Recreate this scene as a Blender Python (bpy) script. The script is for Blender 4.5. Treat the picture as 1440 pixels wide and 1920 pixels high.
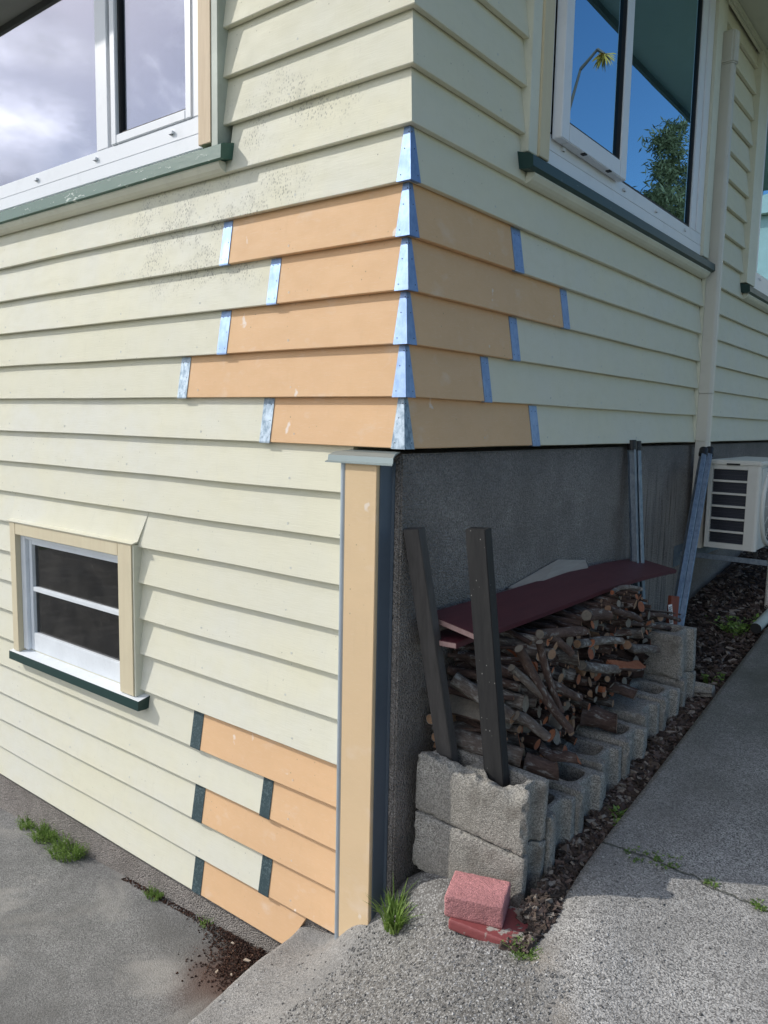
import bpy, bmesh, math, random
import numpy as np
from mathutils import Vector, Matrix, noise
random.seed(11)
R = math.radians
S = bpy.context.scene
for o in list(bpy.data.objects): bpy.data.objects.remove(o)

# ------------------------------------------------------------------ camera
cd = bpy.data.cameras.new('camera'); cam = bpy.data.objects.new('camera', cd); S.collection.objects.link(cam)
cd.sensor_fit = 'HORIZONTAL'; cd.sensor_width = 36.0; cd.lens = 36.0*1453.82/1440
cd.clip_start = 0.02; cd.clip_end = 800
ya, pi_, ro = R(38.047), R(-6.587), R(-1.155)
Rz = Matrix.Rotation(ya, 3, 'Z'); Rx = Matrix.Rotation(pi_, 3, 'X'); Ry = Matrix.Rotation(ro, 3, 'Y')
M = Rz @ Rx @ Ry
CAM = Vector((1.356, -1.823, 0.065))
mw = Matrix(((M[0][0], M[0][2], -M[0][1], CAM.x), (M[1][0], M[1][2], -M[1][1], CAM.y), (M[2][0], M[2][2], -M[2][1], CAM.z), (0, 0, 0, 1)))
cam.matrix_world = mw
S.camera = cam

# ------------------------------------------------------------------ sky, sun, exposure
SUNV = Vector((-1.8, -1.0, 1.32)).normalized()          # towards the sun
el = math.asin(SUNV.z); az = math.atan2(SUNV.x, SUNV.y)
W = bpy.data.worlds.new('World'); S.world = W; W.use_nodes = True
nt = W.node_tree; nt.nodes.clear()
out = nt.nodes.new('ShaderNodeOutputWorld'); bg = nt.nodes.new('ShaderNodeBackground')
sky = nt.nodes.new('ShaderNodeTexSky'); sky.sky_type = 'NISHITA'; sky.sun_disc = False
sky.sun_elevation = el; sky.sun_rotation = az; sky.air_density = 1.0; sky.dust_density = 0.6; sky.ozone_density = 1.6
tc = nt.nodes.new('ShaderNodeTexCoord')
mp = nt.nodes.new('ShaderNodeMapping'); mp.inputs['Scale'].default_value = (1.0, 1.0, 1.7)
nz = nt.nodes.new('ShaderNodeTexNoise'); nz.inputs['Scale'].default_value = 3.4; nz.inputs['Detail'].default_value = 9; nz.inputs['Roughness'].default_value = .55; nz.inputs['Distortion'].default_value = .5
nz2 = nt.nodes.new('ShaderNodeTexNoise'); nz2.inputs['Scale'].default_value = 2.2; nz2.inputs['Detail'].default_value = 6
dot = nt.nodes.new('ShaderNodeVectorMath'); dot.operation = 'DOT_PRODUCT'; dot.inputs[1].default_value = (-0.86, -0.5, 0.0)
dr = nt.nodes.new('ShaderNodeMapRange'); dr.inputs[1].default_value = -0.25; dr.inputs[2].default_value = 0.55
cr = nt.nodes.new('ShaderNodeMapRange'); cr.interpolation_type = 'SMOOTHSTEP'; cr.inputs[1].default_value = 0.36; cr.inputs[2].default_value = 0.56
mul = nt.nodes.new('ShaderNodeMath'); mul.operation = 'MULTIPLY'
ccol = nt.nodes.new('ShaderNodeValToRGB')
ccol.color_ramp.elements[0].position = .40; ccol.color_ramp.elements[0].color = (1.7, 1.85, 2.6, 1)
ccol.color_ramp.elements[1].position = .60; ccol.color_ramp.elements[1].color = (29, 29, 29.5, 1)
mixc = nt.nodes.new('ShaderNodeMix'); mixc.data_type = 'RGBA'
L = nt.links.new
L(tc.outputs['Generated'], mp.inputs[0]); L(mp.outputs[0], nz.inputs[0]); L(mp.outputs[0], nz2.inputs[0])
L(tc.outputs['Generated'], dot.inputs[0]); L(dot.outputs['Value'], dr.inputs[0])
L(nz.outputs[0], cr.inputs[0]); L(cr.outputs[0], mul.inputs[0]); L(dr.outputs[0], mul.inputs[1])
L(nz2.outputs[0], ccol.inputs[0]); hs = nt.nodes.new('ShaderNodeHueSaturation'); hs.inputs['Saturation'].default_value = 1.12; hs.inputs['Value'].default_value = 1.1
L(sky.outputs[0], hs.inputs['Color']); L(hs.outputs[0], mixc.inputs[6]); L(ccol.outputs[0], mixc.inputs[7]); L(mul.outputs[0], mixc.inputs[0])
L(mixc.outputs[2], bg.inputs[0]); bg.inputs[1].default_value = 0.112
L(bg.outputs[0], out.inputs[0])
sl = bpy.data.lights.new('sun', 'SUN'); sun = bpy.data.objects.new('sun', sl); S.collection.objects.link(sun)
sl.energy = 2.8; sl.angle = R(0.6); sl.color = (1.0, 0.965, 0.90)
sun.rotation_euler = SUNV.to_track_quat('Z', 'Y').to_euler(); sun.location = (-6, -4, 6)
S.view_settings.view_transform = 'Standard'; S.view_settings.look = 'None'
S.view_settings.exposure = 0.0; S.view_settings.gamma = 1.0
S.cycles.use_denoising = True
S.cycles.max_bounces = 8

# ------------------------------------------------------------------ material helpers
class NT:
    def __init__(s, name):
        s.m = bpy.data.materials.new(name); s.m.use_nodes = True; s.t = s.m.node_tree; s.t.nodes.clear()
        s.out = s.t.nodes.new('ShaderNodeOutputMaterial'); s.b = s.t.nodes.new('ShaderNodeBsdfPrincipled')
        s.t.links.new(s.b.outputs[0], s.out.inputs[0]); s._tc = s.t.nodes.new('ShaderNodeTexCoord')
    def n(s, typ, **k):
        x = s.t.nodes.new('ShaderNode'+typ)
        for a, b in k.items(): setattr(x, a, b)
        return x
    def l(s, a, b): s.t.links.new(a, b)
    def co(s, scale=(1, 1, 1), loc=(0, 0, 0), rot=(0, 0, 0), src='Object'):
        m = s.n('Mapping'); m.inputs['Scale'].default_value = scale; m.inputs['Location'].default_value = loc; m.inputs['Rotation'].default_value = rot
        s.l(s._tc.outputs[src], m.inputs[0]); return m.outputs[0]
    def noise(s, co, scale=5, detail=6, rough=.55, dist=0):
        x = s.n('TexNoise'); x.inputs['Scale'].default_value = scale; x.inputs['Detail'].default_value = detail
        x.inputs['Roughness'].default_value = rough; x.inputs['Distortion'].default_value = dist; s.l(co, x.inputs[0]); return x.outputs[0]
    def vor(s, co, scale=50, feature='F1', rnd=1, out='Distance'):
        x = s.n('TexVoronoi', feature=feature); x.inputs['Scale'].default_value = scale; x.inputs['Randomness'].default_value = rnd; s.l(co, x.inputs[0]); return x.outputs[out]
    def rng(s, v, a, b, c=0, d=1, smooth=False):
        x = s.n('MapRange'); x.inputs[1].default_value = a; x.inputs[2].default_value = b; x.inputs[3].default_value = c; x.inputs[4].default_value = d
        if smooth: x.interpolation_type = 'SMOOTHSTEP'
        s.l(v, x.inputs[0]); return x.outputs[0]
    def math(s, op, a, b=None, c=None):
        x = s.n('Math', operation=op)
        for i, v in enumerate((a, b, c)):
            if v is None: continue
            if isinstance(v, (int, float)): x.inputs[i].default_value = v
            else: s.l(v, x.inputs[i])
        return x.outputs[0]
    def mix(s, f, a, b, blend='MIX'):
        x = s.n('Mix', data_type='RGBA', blend_type=blend)
        for i, v in ((0, f), (6, a), (7, b)):
            if isinstance(v, (int, float)): x.inputs[i].default_value = v
            elif isinstance(v, tuple): x.inputs[i].default_value = (*v, 1)
            else: s.l(v, x.inputs[i])
        return x.outputs[2]
    def bump(s, h, strength=.3, dist=.002, normal=None):
        x = s.n('Bump'); x.inputs['Strength'].default_value = strength; x.inputs['Distance'].default_value = dist
        s.l(h, x.inputs['Height'])
        if normal is not None: s.l(normal, x.inputs['Normal'])
        return x.outputs[0]
    def fin(s, col, rough=.5, nrm=None, metal=0, spec=.5):
        for i, v in (('Base Color', col), ('Roughness', rough), ('Metallic', metal), ('Specular IOR Level', spec)):
            if isinstance(v, (int, float)): s.b.inputs[i].default_value = v
            elif isinstance(v, tuple): s.b.inputs[i].default_value = (*v, 1)
            else: s.l(v, s.b.inputs[i])
        if nrm is not None: s.l(nrm, s.b.inputs['Normal'])
        return s.m
    def sep(s, src='Object'):
        x = s.n('SeparateXYZ'); s.l(s._tc.outputs[src], x.inputs[0]); return x.outputs

def paint_board(name, base, alt, axis, mould=0.0, grain=.25, patches=0.0, seed=0):
    t = NT(name)
    sc = (1.6, 14, 22) if axis == 'x' else (14, 1.6, 22)
    g = t.noise(t.co(sc, (seed, 0, 0)), 9, 8, .65, .4)
    fine = t.noise(t.co((6, 60, 90) if axis == 'x' else (60, 6, 90)), 6, 4, .6)
    big = t.noise(t.co(loc=(seed, 1, 2)), 2.6, 4, .6)
    mid = t.noise(t.co((1, 1, 2.2), loc=(seed, 4, 2)), 11, 5, .6)
    col = t.mix(t.rng(big, .35, .68), base, alt)
    col = t.mix(t.rng(mid, .45, .75, 0, .35), col, tuple(c*.86 for c in base))
    gi = t.n('NewGeometry'); isl = gi.outputs['Random Per Island']
    col = t.mix(t.rng(isl, 0, 1, 0, .5), col, tuple(c*.90 for c in base))
    # drips of dirt running down
    dr_ = t.noise(t.co((26, 26, 1.3), loc=(seed, 0, 0)), 3, 5, .6)
    col = t.mix(t.rng(dr_, .58, .8, 0, .22), col, tuple(c*.72 for c in base))
    # fly specks
    sp = t.vor(t.co((1, 1, 1), loc=(seed, 3, 1)), 34)
    gate = t.rng(t.noise(t.co(loc=(seed, 7, 3)), 5, 3, .6), .5, .62)
    spm = t.math('MULTIPLY', t.rng(sp, .06, .10, 1, 0), gate)
    col = t.mix(t.math('MULTIPLY', spm, .6), col, (.13, .12, .09))
    if mould:
        px = t.sep()
        nn = t.noise(t.co(loc=(3, 0, 0)), 6.5, 5, .65)
        # a mouldy band on the boards below the sill
        zc = t.math('ABSOLUTE', t.math('SUBTRACT', px[2], .72)); xc = t.math('ABSOLUTE', t.math('ADD', px[0], .93))
        zone = t.math('MULTIPLY', t.rng(zc, .03, .30, 1, 0, True), t.rng(xc, .12, .75, 1, 0, True))
        zone2 = t.math('MULTIPLY', t.rng(t.math('ABSOLUTE', t.math('SUBTRACT', px[2], 1.06)), .02, .2, .62, 0, True), t.rng(t.math('ABSOLUTE', t.math('ADD', px[0], .5)), .05, .5, 1, 0, True))
        zone = t.math('MAXIMUM', zone, zone2)
        v = t.vor(t.co((1, 1, .6)), 130); v2 = t.vor(t.co((1, 1, .6), loc=(5, 5, 5)), 66)
        thr = t.math('MULTIPLY', t.rng(nn, .40, .62), zone)
        blob = t.math('MULTIPLY', t.rng(v, .22, .42, 1, 0), t.rng(thr, .10, .42))
        blob2 = t.math('MULTIPLY', t.rng(v2, .16, .3, 1, 0), t.rng(thr, .3, .8))
        mm = t.math('MAXIMUM', blob, blob2)
        smear = t.math('MULTIPLY', t.rng(t.noise(t.co((1, 1, 1.6)), 24, 6, .7), .45, .68, 0, .55), t.rng(thr, .15, .7))
        mm = t.math('MAXIMUM', mm, smear)
        col = t.mix(t.math('MULTIPLY', mm, mould), col, (.20, .19, .16))
    if patches:
        pn = t.noise(t.co((1, 1, 1.5), loc=(seed, 2, 9)), 8, 4, .5)
        col = t.mix(t.rng(pn, .60, .76, 0, patches*.8), col, (.80, .66, .54)); col = t.mix(t.rng(t.noise(t.co((1, 1, 2), loc=(seed, 5, 1)), 3.2, 5, .65), .42, .66, 0, .45), col, tuple(c*.87 for c in base)); col = t.mix(t.rng(fine, .55, .75, 0, .25), col, (.84, .70, .56))
        dn = t.n('VectorMath', operation='ADD'); nn2 = t.n('TexNoise'); nn2.inputs['Scale'].default_value = 30; t.l(t.co(), nn2.inputs[0])
        sc2 = t.n('VectorMath', operation='SCALE'); sc2.inputs['Scale'].default_value = .045; t.l(nn2.outputs['Color'], sc2.inputs[0]); t.l(sc2.outputs[0], dn.inputs[0]); t.l(t.co((1, 1, .6), loc=(seed, 9, 9)), dn.inputs[1])
        v3 = t.vor(dn.outputs[0], 9)
        col = t.mix(t.rng(v3, .05, .10, patches*.9, 0), col, (.86, .80, .76))
    h = t.math('ADD', t.math('MULTIPLY', g, .7), t.math('MULTIPLY', fine, .3))
    return t.fin(col, t.rng(mid, .3, .8, .58, .78), t.bump(h, grain, .003), 0, .22)

def plain(name, col, rough=.5, metal=0, bump=.0, scale=30, var=.12, spec=.5):
    t = NT(name); n = t.noise(t.co(), scale, 6, .6); n2 = t.noise(t.co(), scale*.15, 4, .6)
    c = t.mix(t.rng(n2, .3, .7), tuple(x*(1-var) for x in col), tuple(min(1, x*(1+var)) for x in col))
    c = t.mix(t.rng(n, .55, .8, 0, .35), c, tuple(x*.7 for x in col))
    return t.fin(c, rough, t.bump(n, bump, .002) if bump else None, metal, spec)

CREAM = (.735, .705, .55)
M_ = {}
M_['cream_l'] = paint_board('cream_paint_left', CREAM, (.71, .70, .62), 'x', mould=.62, grain=.34)
M_['cream_r'] = paint_board('cream_paint_right', CREAM, (.71, .695, .60), 'y', grain=.34, seed=4)
M_['peach_l'] = paint_board('peach_primer_left', (.78, .50, .28), (.74, .48, .28), 'x', grain=.16, patches=.75, seed=2)
M_['peach_r'] = paint_board('peach_primer_right', (.78, .50, .28), (.72, .47, .28), 'y', grain=.16, patches=.6, seed=7)
M_['peach_post'] = paint_board('peach_primer_post', (.76, .56, .34), (.72, .52, .32), 'x', grain=.05, patches=.6, seed=12)

def galv(name, col=(.62, .68, .74), dark=(.45, .5, .56), rough=.38):
    t = NT(name); n = t.noise(t.co((1, 1, .6)), 60, 6, .7); n2 = t.noise(t.co(), 9, 5, .6)
    c = t.mix(t.rng(n, .42, .62), col, dark); c = t.mix(t.rng(n2, .5, .75, 0, .6), c, dark)
    return t.fin(c, t.rng(n2, .3, .7, rough, rough+.15), t.bump(n, .12, .001), .9)
M_['galv'] = galv('galvanised_steel', (.27, .37, .55), (.21, .30, .48), .46)
M_['galv_worn'] = galv('weathered_steel_joiner', (.40, .47, .54), (.17, .23, .29), .5)
def darkmetal():
    t = NT('dark_painted_joiner'); n = t.noise(t.co(), 140, 4, .7); n2 = t.noise(t.co(), 7, 4, .6)
    c = t.mix(t.math('MULTIPLY', t.rng(n, .5, .6), t.rng(n2, .35, .6)), (.035, .065, .075), (.12, .17, .18))
    return t.fin(c, .55, None, .2)
M_['darkmetal'] = darkmetal()
M_['greymetal'] = plain('grey_green_flashing', (.27, .32, .32), .42, .35, 0, 20)
M_['lead'] = plain('blue_grey_flashing', (.42, .48, .54), .45, .5, 0, 25)
M_['darkblue'] = plain('dark_blue_flashing', (.10, .125, .155), .55, .1, 0, 20)
M_['filler'] = plain('filled_nail_hole', (.60, .60, .54), .7)
M_['filler2'] = plain('filler_on_primer', (.72, .56, .42), .7)
M_['nail'] = plain('nail_head', (.06, .06, .07), .6)
M_['white'] = plain('white_joinery', (.80, .82, .86), .32, 0, 0, 8, .02)
M_['rubber'] = plain('black_gasket', (.012, .012, .014), .6)
M_['white_old'] = plain('weathered_white_paint', (.74, .77, .80), .6, 0, .3, 60, .06)
def greenp():
    t = NT('green_sill_paint'); n = t.noise(t.co((1, 1, 3)), 14, 7, .7); n2 = t.noise(t.co((1, 1, 2)), 4, 5, .6)
    c = t.mix(n2, (.030, .105, .078), (.045, .13, .10))
    chip = t.math('MULTIPLY', t.rng(n, .60, .64), t.rng(n2, .44, .52))
    c = t.mix(chip, c, (.42, .50, .45)); return t.fin(c, .45, t.bump(n, .3, .002))
M_['green'] = greenp()
def greend():
    t = NT('dark_green_paint'); n = t.noise(t.co((1, 1, 3)), 22, 7, .7)
    c = t.mix(t.rng(n, .66, .7), (.006, .038, .034), (.30, .36, .33)); return t.fin(c, .4, t.bump(n, .15, .002))
M_['green_dark'] = greend()
def rawwood(name, a, b, ax='z', sc=1.0):
    t = NT(name); s = {'z': (30, 30, 2), 'x': (2, 30, 30), 'y': (30, 2, 30)}[ax]
    n = t.noise(t.co(s), 1.6*sc, 8, .65, .6); n2 = t.noise(t.co(), 6, 4, .6)
    c = t.mix(t.rng(n, .35, .65), a, b); c = t.mix(t.rng(n2, .55, .8, 0, .4), c, tuple(x*.8 for x in a))
    return t.fin(c, .65, t.bump(n, .3, .002))
M_['wood_casing'] = rawwood('primed_timber_casing', (.66, .52, .36), (.58, .44, .29))
M_['tan_casing'] = rawwood('tan_painted_casing', (.68, .60, .42), (.64, .55, .38))
M_['grey_side'] = plain('grey_weathered_casing_edge', (.46, .50, .44), .6, 0, .3, 40, .15)
M_['cream_trim'] = plain('cream_trim_paint', (.70, .69, .57), .5, 0, .15, 30, .06)
M_['beige_pipe'] = plain('beige_plastic', (.62, .60, .54), .38, 0, 0, 12, .03)
M_['soffit'] = plain('soffit_paint', (.62, .62, .52), .6, 0, 0, 9, .05)
M_['roof'] = plain('roof_metal', (.12, .13, .13), .5)
M_['fascia'] = plain('fascia_paint', (.20, .20, .18), .5)
M_['curtain'] = plain('grey_curtain', (.62, .62, .56), .9, 0, .2, 12, .08)
M_['room'] = plain('room_plaster', (.06, .06, .055), .9)

def conc(name, base, agg=240, lo=.6, hi=1.35, bump=.6, dist=.004, spots=None, extra=None, rough=.85):
    t = NT(name); co = t.co()
    v = t.vor(co, agg, out='Color'); sx = t.n('SeparateColor'); t.l(v, sx.inputs[0])
    n = t.noise(co, agg*.8, 3, .6); n2 = t.noise(co, 4.2, 6, .62); n3 = t.noise(co, 22, 5, .6); n4 = t.noise(co, 1.1, 4, .6)
    c = t.mix(t.rng(sx.outputs[0], .0, 1), tuple(x*lo for x in base), tuple(min(1, x*hi) for x in base))
    c = t.mix(t.rng(n2, .38, .68, 0, .55), c, tuple(x*.48 for x in base))
    c = t.mix(t.rng(n3, .45, .75, 0, .35), c, tuple(x*.7 for x in base))
    c = t.mix(t.rng(n4, .5, .7, 0, .35), c, (base[0]*.75, base[1]*.73, base[2]*.68))
    if spots: c = t.mix(t.rng(t.vor(t.co(loc=(9, 1, 1)), agg*.45), .10, .16, .8, 0), c, spots)
    d = t.vor(co, agg*.7)
    h = t.math('ADD', t.math('MULTIPLY', d, -.9), t.math('MULTIPLY', n, .8)); h = t.math('ADD', h, t.math('MULTIPLY', n3, 1.2))
    if extra: c, h = extra(t, c, h)
    return t.fin(c, rough, t.bump(h, bump, dist), 0, .25)
def path_extra(t, c, h):
    x = t.sep(); wob = t.noise(t.co(), 7, 4, .6)
    # coarse exposed stone on the ramp side of the old slab joint, fine on the other
    f = t.math('ADD', t.math('MULTIPLY', t.math('SUBTRACT', x[0], .60), 1.0), t.math('MULTIPLY', t.math('ADD', x[1], .16), .75))
    f = t.math('ADD', f, t.math('MULTIPLY', t.math('SUBTRACT', wob, .5), .16))
    coarse = t.rng(f, -.10, .04, 1, 0, True)
    left = t.rng(t.math('ADD', x[0], t.math('MULTIPLY', t.math('SUBTRACT', wob, .5), .25)), -.16, .06, 0, 1, True)
    coarse = t.math('MULTIPLY', coarse, left)
    v = t.vor(t.co(), 170, out='Color'); sx = t.n('SeparateColor'); t.l(v, sx.inputs[0])
    d = t.vor(t.co(), 170)
    cc = t.mix(sx.outputs[1], (.085, .08, .074), (.44, .43, .41))
    cc = t.mix(t.rng(d, .36, .62, 0, .75), cc, (.10, .092, .08))
    c = t.mix(t.rng(f, -.05, .10, .5, 0, True), c, (.20, .196, .19)); c = t.mix(t.math('MULTIPLY', coarse, .8), c, cc)
    h = t.math('ADD', h, t.math('MULTIPLY', t.math('MULTIPLY', d, coarse), -1.3))
    stain = t.math('MULTIPLY', t.rng(t.math('ABSOLUTE', f), .0, .11, 1, 0, True), t.rng(wob, .4, .6))
    c = t.mix(t.math('MULTIPLY', stain, .35), c, (.30, .24, .17))
    # cracks between slabs
    lin = t.math('SUBTRACT', x[1], t.math('MULTIPLY', x[0], -.06)); lin = t.math('SUBTRACT', lin, .445)
    lin = t.math('ADD', lin, t.math('MULTIPLY', t.math('SUBTRACT', t.noise(t.co(), 5, 5, .6), .5), .13))
    cr_ = t.rng(t.math('ABSOLUTE', lin), .002, .007, 1, 0)
    c = t.mix(t.math('MULTIPLY', cr_, .75), c, (.04, .045, .03)); h = t.math('ADD', h, t.math('MULTIPLY', cr_, -1.5))
    # greenish algae film far back, plus painted darkening that deepens the shade
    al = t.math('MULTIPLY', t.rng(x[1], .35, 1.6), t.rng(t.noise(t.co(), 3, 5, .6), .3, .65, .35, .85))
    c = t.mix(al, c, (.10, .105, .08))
    return c, h
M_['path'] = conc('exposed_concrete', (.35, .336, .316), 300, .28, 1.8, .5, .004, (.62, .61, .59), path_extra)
def low_extra(t, c, h):
    x = t.sep()
    a = t.noise(t.co(), 2.3, 5, .62, .6)
    c = t.mix(t.rng(a, .50, .62, 0, .7), c, (.33, .315, .29)); c = t.mix(t.rng(t.noise(t.co(loc=(4, 4, 0)), 1.6, 5, .6, .8), .46, .62, 0, .6), c, (.115, .112, .105))
    dx = t.math('POWER', t.math('ADD', x[0], .62), 2); dy = t.math('POWER', t.math('MULTIPLY', t.math('ADD', x[1], .16), 1.1), 2)
    r = t.math('SQRT', t.math('ADD', dx, dy)); r = t.math('ADD', r, t.math('MULTIPLY', t.math('SUBTRACT', a, .5), .3))
    c = t.mix(t.rng(r, .06, .27, .8, 0, True), c, (.10, .055, .04)); return c, h
M_['drive'] = conc('driveway_concrete', (.22, .217, .21), 240, .55, 1.45, .45, .004, (.5, .5, .49), low_extra)
def found_extra(t, c, h):
    x = t.sep()
    st = t.noise(t.co((22, 22, .9)), 2.2, 6, .7)
    zone = t.math('MULTIPLY', t.rng(x[1], 1.75, 2.0), t.rng(x[1], 2.75, 2.6)); zone = t.math('MULTIPLY', zone, t.rng(x[2], -.12, -.32))
    c = t.mix(t.math('MULTIPLY', t.rng(st, .47, .56), zone), c, (.40, .345, .30))
    c = t.mix(t.math('MULTIPLY', t.rng(st, .44, .36), zone), c, (.12, .085, .075))
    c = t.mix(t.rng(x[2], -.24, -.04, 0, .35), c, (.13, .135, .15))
    return c, h
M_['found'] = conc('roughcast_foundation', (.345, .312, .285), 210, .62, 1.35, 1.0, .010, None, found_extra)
def block_extra(t, c, h):
    n = t.noise(t.co((1, 1, 1), src='Object'), 9, 5, .6)
    c = t.mix(t.rng(n, .58, .68, 0, .5), c, (.14, .12, .10)); return c, h
M_['block'] = conc('concrete_block', (.335, .315, .28), 300, .45, 1.5, .8, .0024, (.62, .59, .53), block_extra)
M_['brick'] = conc('red_paver', (.60, .27, .265), 320, .7, 1.25, .8, .0022)
def brick2():
    t = NT('red_painted_paver'); n = t.noise(t.co(), 13, 5, .6); n2 = t.noise(t.co(), 120, 4, .6)
    c = t.mix(t.rng(n, .60, .64), (.26, .065, .065), (.42, .41, .36)); return t.fin(c, .6, t.bump(n2, .4, .002))
M_['brick_low'] = brick2()
def bark(name, a, b, lich):
    t = NT(name); oi = t.n('ObjectInfo'); 
    mpn = t.n('Mapping'); mpn.inputs['Scale'].default_value = (6, 18, 18); t.l(t._tc.outputs['Object'], mpn.inputs[0])
    cmb = t.n('CombineXYZ'); t.l(oi.outputs['Random'], cmb.inputs[0]); t.l(oi.outputs['Random'], cmb.inputs[1])
    sc = t.n('VectorMath', operation='SCALE'); sc.inputs['Scale'].default_value = 40; t.l(cmb.outputs[0], sc.inputs[0]); t.l(sc.outputs[0], mpn.inputs['Location'])
    n = t.noise(mpn.outputs[0], 5, 8, .7, .4); n2 = t.noise(mpn.outputs[0], 1.4, 4, .65)
    c = t.mix(t.rng(n, .3, .7), a, b)
    c = t.mix(t.math('MULTIPLY', t.rng(n, .5, .6), t.rng(n2, lich, lich+.1)), c, (.40, .39, .36))
    c = t.mix(t.rng(oi.outputs['Random'], 0, 1, 0, .45), c, (.07, .045, .04), 'MIX')
    return t.fin(c, .85, t.bump(n, .8, .006), 0, .2)
M_['bark'] = bark('log_bark', (.06, .038, .032), (.185, .125, .10), .5)
M_['bark_pale'] = bark('lichen_bark', (.10, .08, .07), (.30, .26, .22), .38)
def endg(name, a, b, edge):
    t = NT(name); oi = t.n('ObjectInfo')
    n = t.noise(t.co(), 60, 5, .6); n2 = t.noise(t.co((4, 1, 4)), 45, 3, .6)
    c = t.mix(t.rng(n, .3, .7), a, b); c = t.mix(t.rng(n2, .55, .7, 0, .6), c, edge)
    c = t.mix(t.rng(oi.outputs['Random'], 0, 1, 0, .5), c, edge)
    return t.fin(c, .8, t.bump(n, .5, .003), 0, .2)
M_['end_orange'] = endg('orange_cut_end', (.36, .105, .045), (.46, .18, .085), (.15, .06, .045))
M_['end_tan'] = endg('tan_cut_end', (.34, .20, .115), (.46, .29, .18), (.17, .095, .065))
M_['end_grey'] = endg('grey_cut_end', (.21, .185, .15), (.31, .275, .225), (.11, .095, .08))
def darkpost():
    t = NT('black_painted_timber'); n = t.noise(t.co((30, 30, 2)), 2, 7, .65); v = t.vor(t.co((1, 1, .6)), 75); g = t.noise(t.co(), 9, 3, .6)
    c = t.mix(t.rng(n, .35, .7), (.010, .010, .011), (.024, .023, .023))
    c = t.mix(t.math('MULTIPLY', t.rng(v, .06, .12, 1, 0), t.rng(g, .5, .56)), c, (.35, .34, .32))
    return t.fin(c, .6, t.bump(n, .25, .002))
M_['darkpost'] = darkpost()
M_['greypost'] = rawwood('weathered_grey_timber', (.05, .045, .042), (.085, .077, .072))
def maroon():
    t = NT('maroon_painted_board'); n = t.noise(t.co((14, 2, 14)), 3, 7, .65); v = t.noise(t.co((9, 30, 9)), 2.2, 6, .7)
    c = t.mix(t.rng(n, .3, .7), (.085, .018, .026), (.115, .028, .036)); c = t.mix(t.rng(v, .70, .73, 0, .8), c, (.42, .33, .31))
    return t.fin(c, .45, t.bump(n, .2, .002))
M_['maroon'] = maroon()
M_['board_end'] = rawwood('bare_board_end', (.36, .22, .20), (.46, .30, .27), 'y')
M_['ply'] = rawwood('weathered_plywood', (.30, .26, .22), (.38, .33, .28), 'y')
M_['redstake'] = rawwood('red_brown_stake', (.22, .055, .03), (.15, .04, .025))
M_['steel'] = galv('zinc_fence_post', (.27, .32, .37), (.18, .22, .27), .5)
M_['cap'] = plain('black_plastic_cap', (.01, .01, .011), .5)
M_['label'] = plain('white_sticker', (.72, .72, .72), .4, 0, 0, 10, .02)
M_['ink'] = plain('black_ink', (.02, .02, .02), .6)
M_['hp'] = plain('heat_pump_shell', (.66, .65, .60), .4, 0, 0, 8, .02)
M_['fins'] = plain('coil_fins', (.045, .05, .065), .45, .6)
M_['grass'] = None
def leaf(name, a, b):
    t = NT(name); oi = t.noise(t.co(), 35, 3, .6); c = t.mix(t.rng(oi, .3, .7), a, b)
    m = t.fin(c, .55, None, 0, .3); t.b.inputs['Subsurface Weight'].default_value = 0
    tr = t.n('BsdfTranslucent'); t.l(c, tr.inputs[0]); mx = t.n('MixShader'); mx.inputs[0].default_value = .3
    t.l(t.b.outputs[0], mx.inputs[1]); t.l(tr.outputs[0], mx.inputs[2]); t.l(mx.outputs[0], t.out.inputs[0]); return m
M_['grass'] = leaf('grass_blade', (.13, .25, .04), (.32, .42, .12))
M_['weed'] = leaf('weed_leaf', (.14, .25, .05), (.30, .42, .12))
M_['tree'] = leaf('tree_leaf', (.10, .12, .05), (.22, .21, .11))
M_['trunk'] = rawwood('tree_trunk', (.12, .09, .07), (.2, .16, .12))
def mulchm(name, cols):
    t = NT(name); g = t.n('NewGeometry'); r = t.n('ValToRGB'); t.l(g.outputs['Random Per Island'], r.inputs[0])
    r.color_ramp.interpolation = 'CONSTANT'; e = r.color_ramp.elements; e[0].color = (*cols[0], 1); e[1].color = (*cols[1], 1); e[1].position = 1/len(cols)
    for i in range(2, len(cols)): q = e.new(i/len(cols)); q.color = (*cols[i], 1)
    n = t.noise(t.co(), 90, 4, .6); c = t.mix(t.rng(n, .4, .8, 0, .5), r.outputs[0], (.02, .015, .012))
    return t.fin(c, .85, None, 0, .2)
M_['mulch'] = mulchm('bark_mulch_chips', [(.06, .045, .04), (.10, .07, .06), (.14, .10, .085), (.045, .035, .03), (.17, .135, .115), (.08, .06, .05), (.30, .26, .22), (.09, .065, .05), (.12, .09, .07)])
M_['soil'] = plain('dark_soil', (.045, .03, .024), .95, 0, 1.0, 120, .3)
M_['soilchip'] = mulchm('soil_crumbs', [(.07, .035, .026), (.045, .026, .02), (.10, .05, .035), (.06, .035, .028), (.035, .022, .018), (.085, .045, .032), (.16, .09, .06), (.05, .03, .022)])
M_['chip_w'] = plain('pale_wood_chip', (.55, .46, .36), .8)
M_['lawn'] = plain('grass_ground', (.07, .10, .035), .95, 0, .6, 20, .3)

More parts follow.
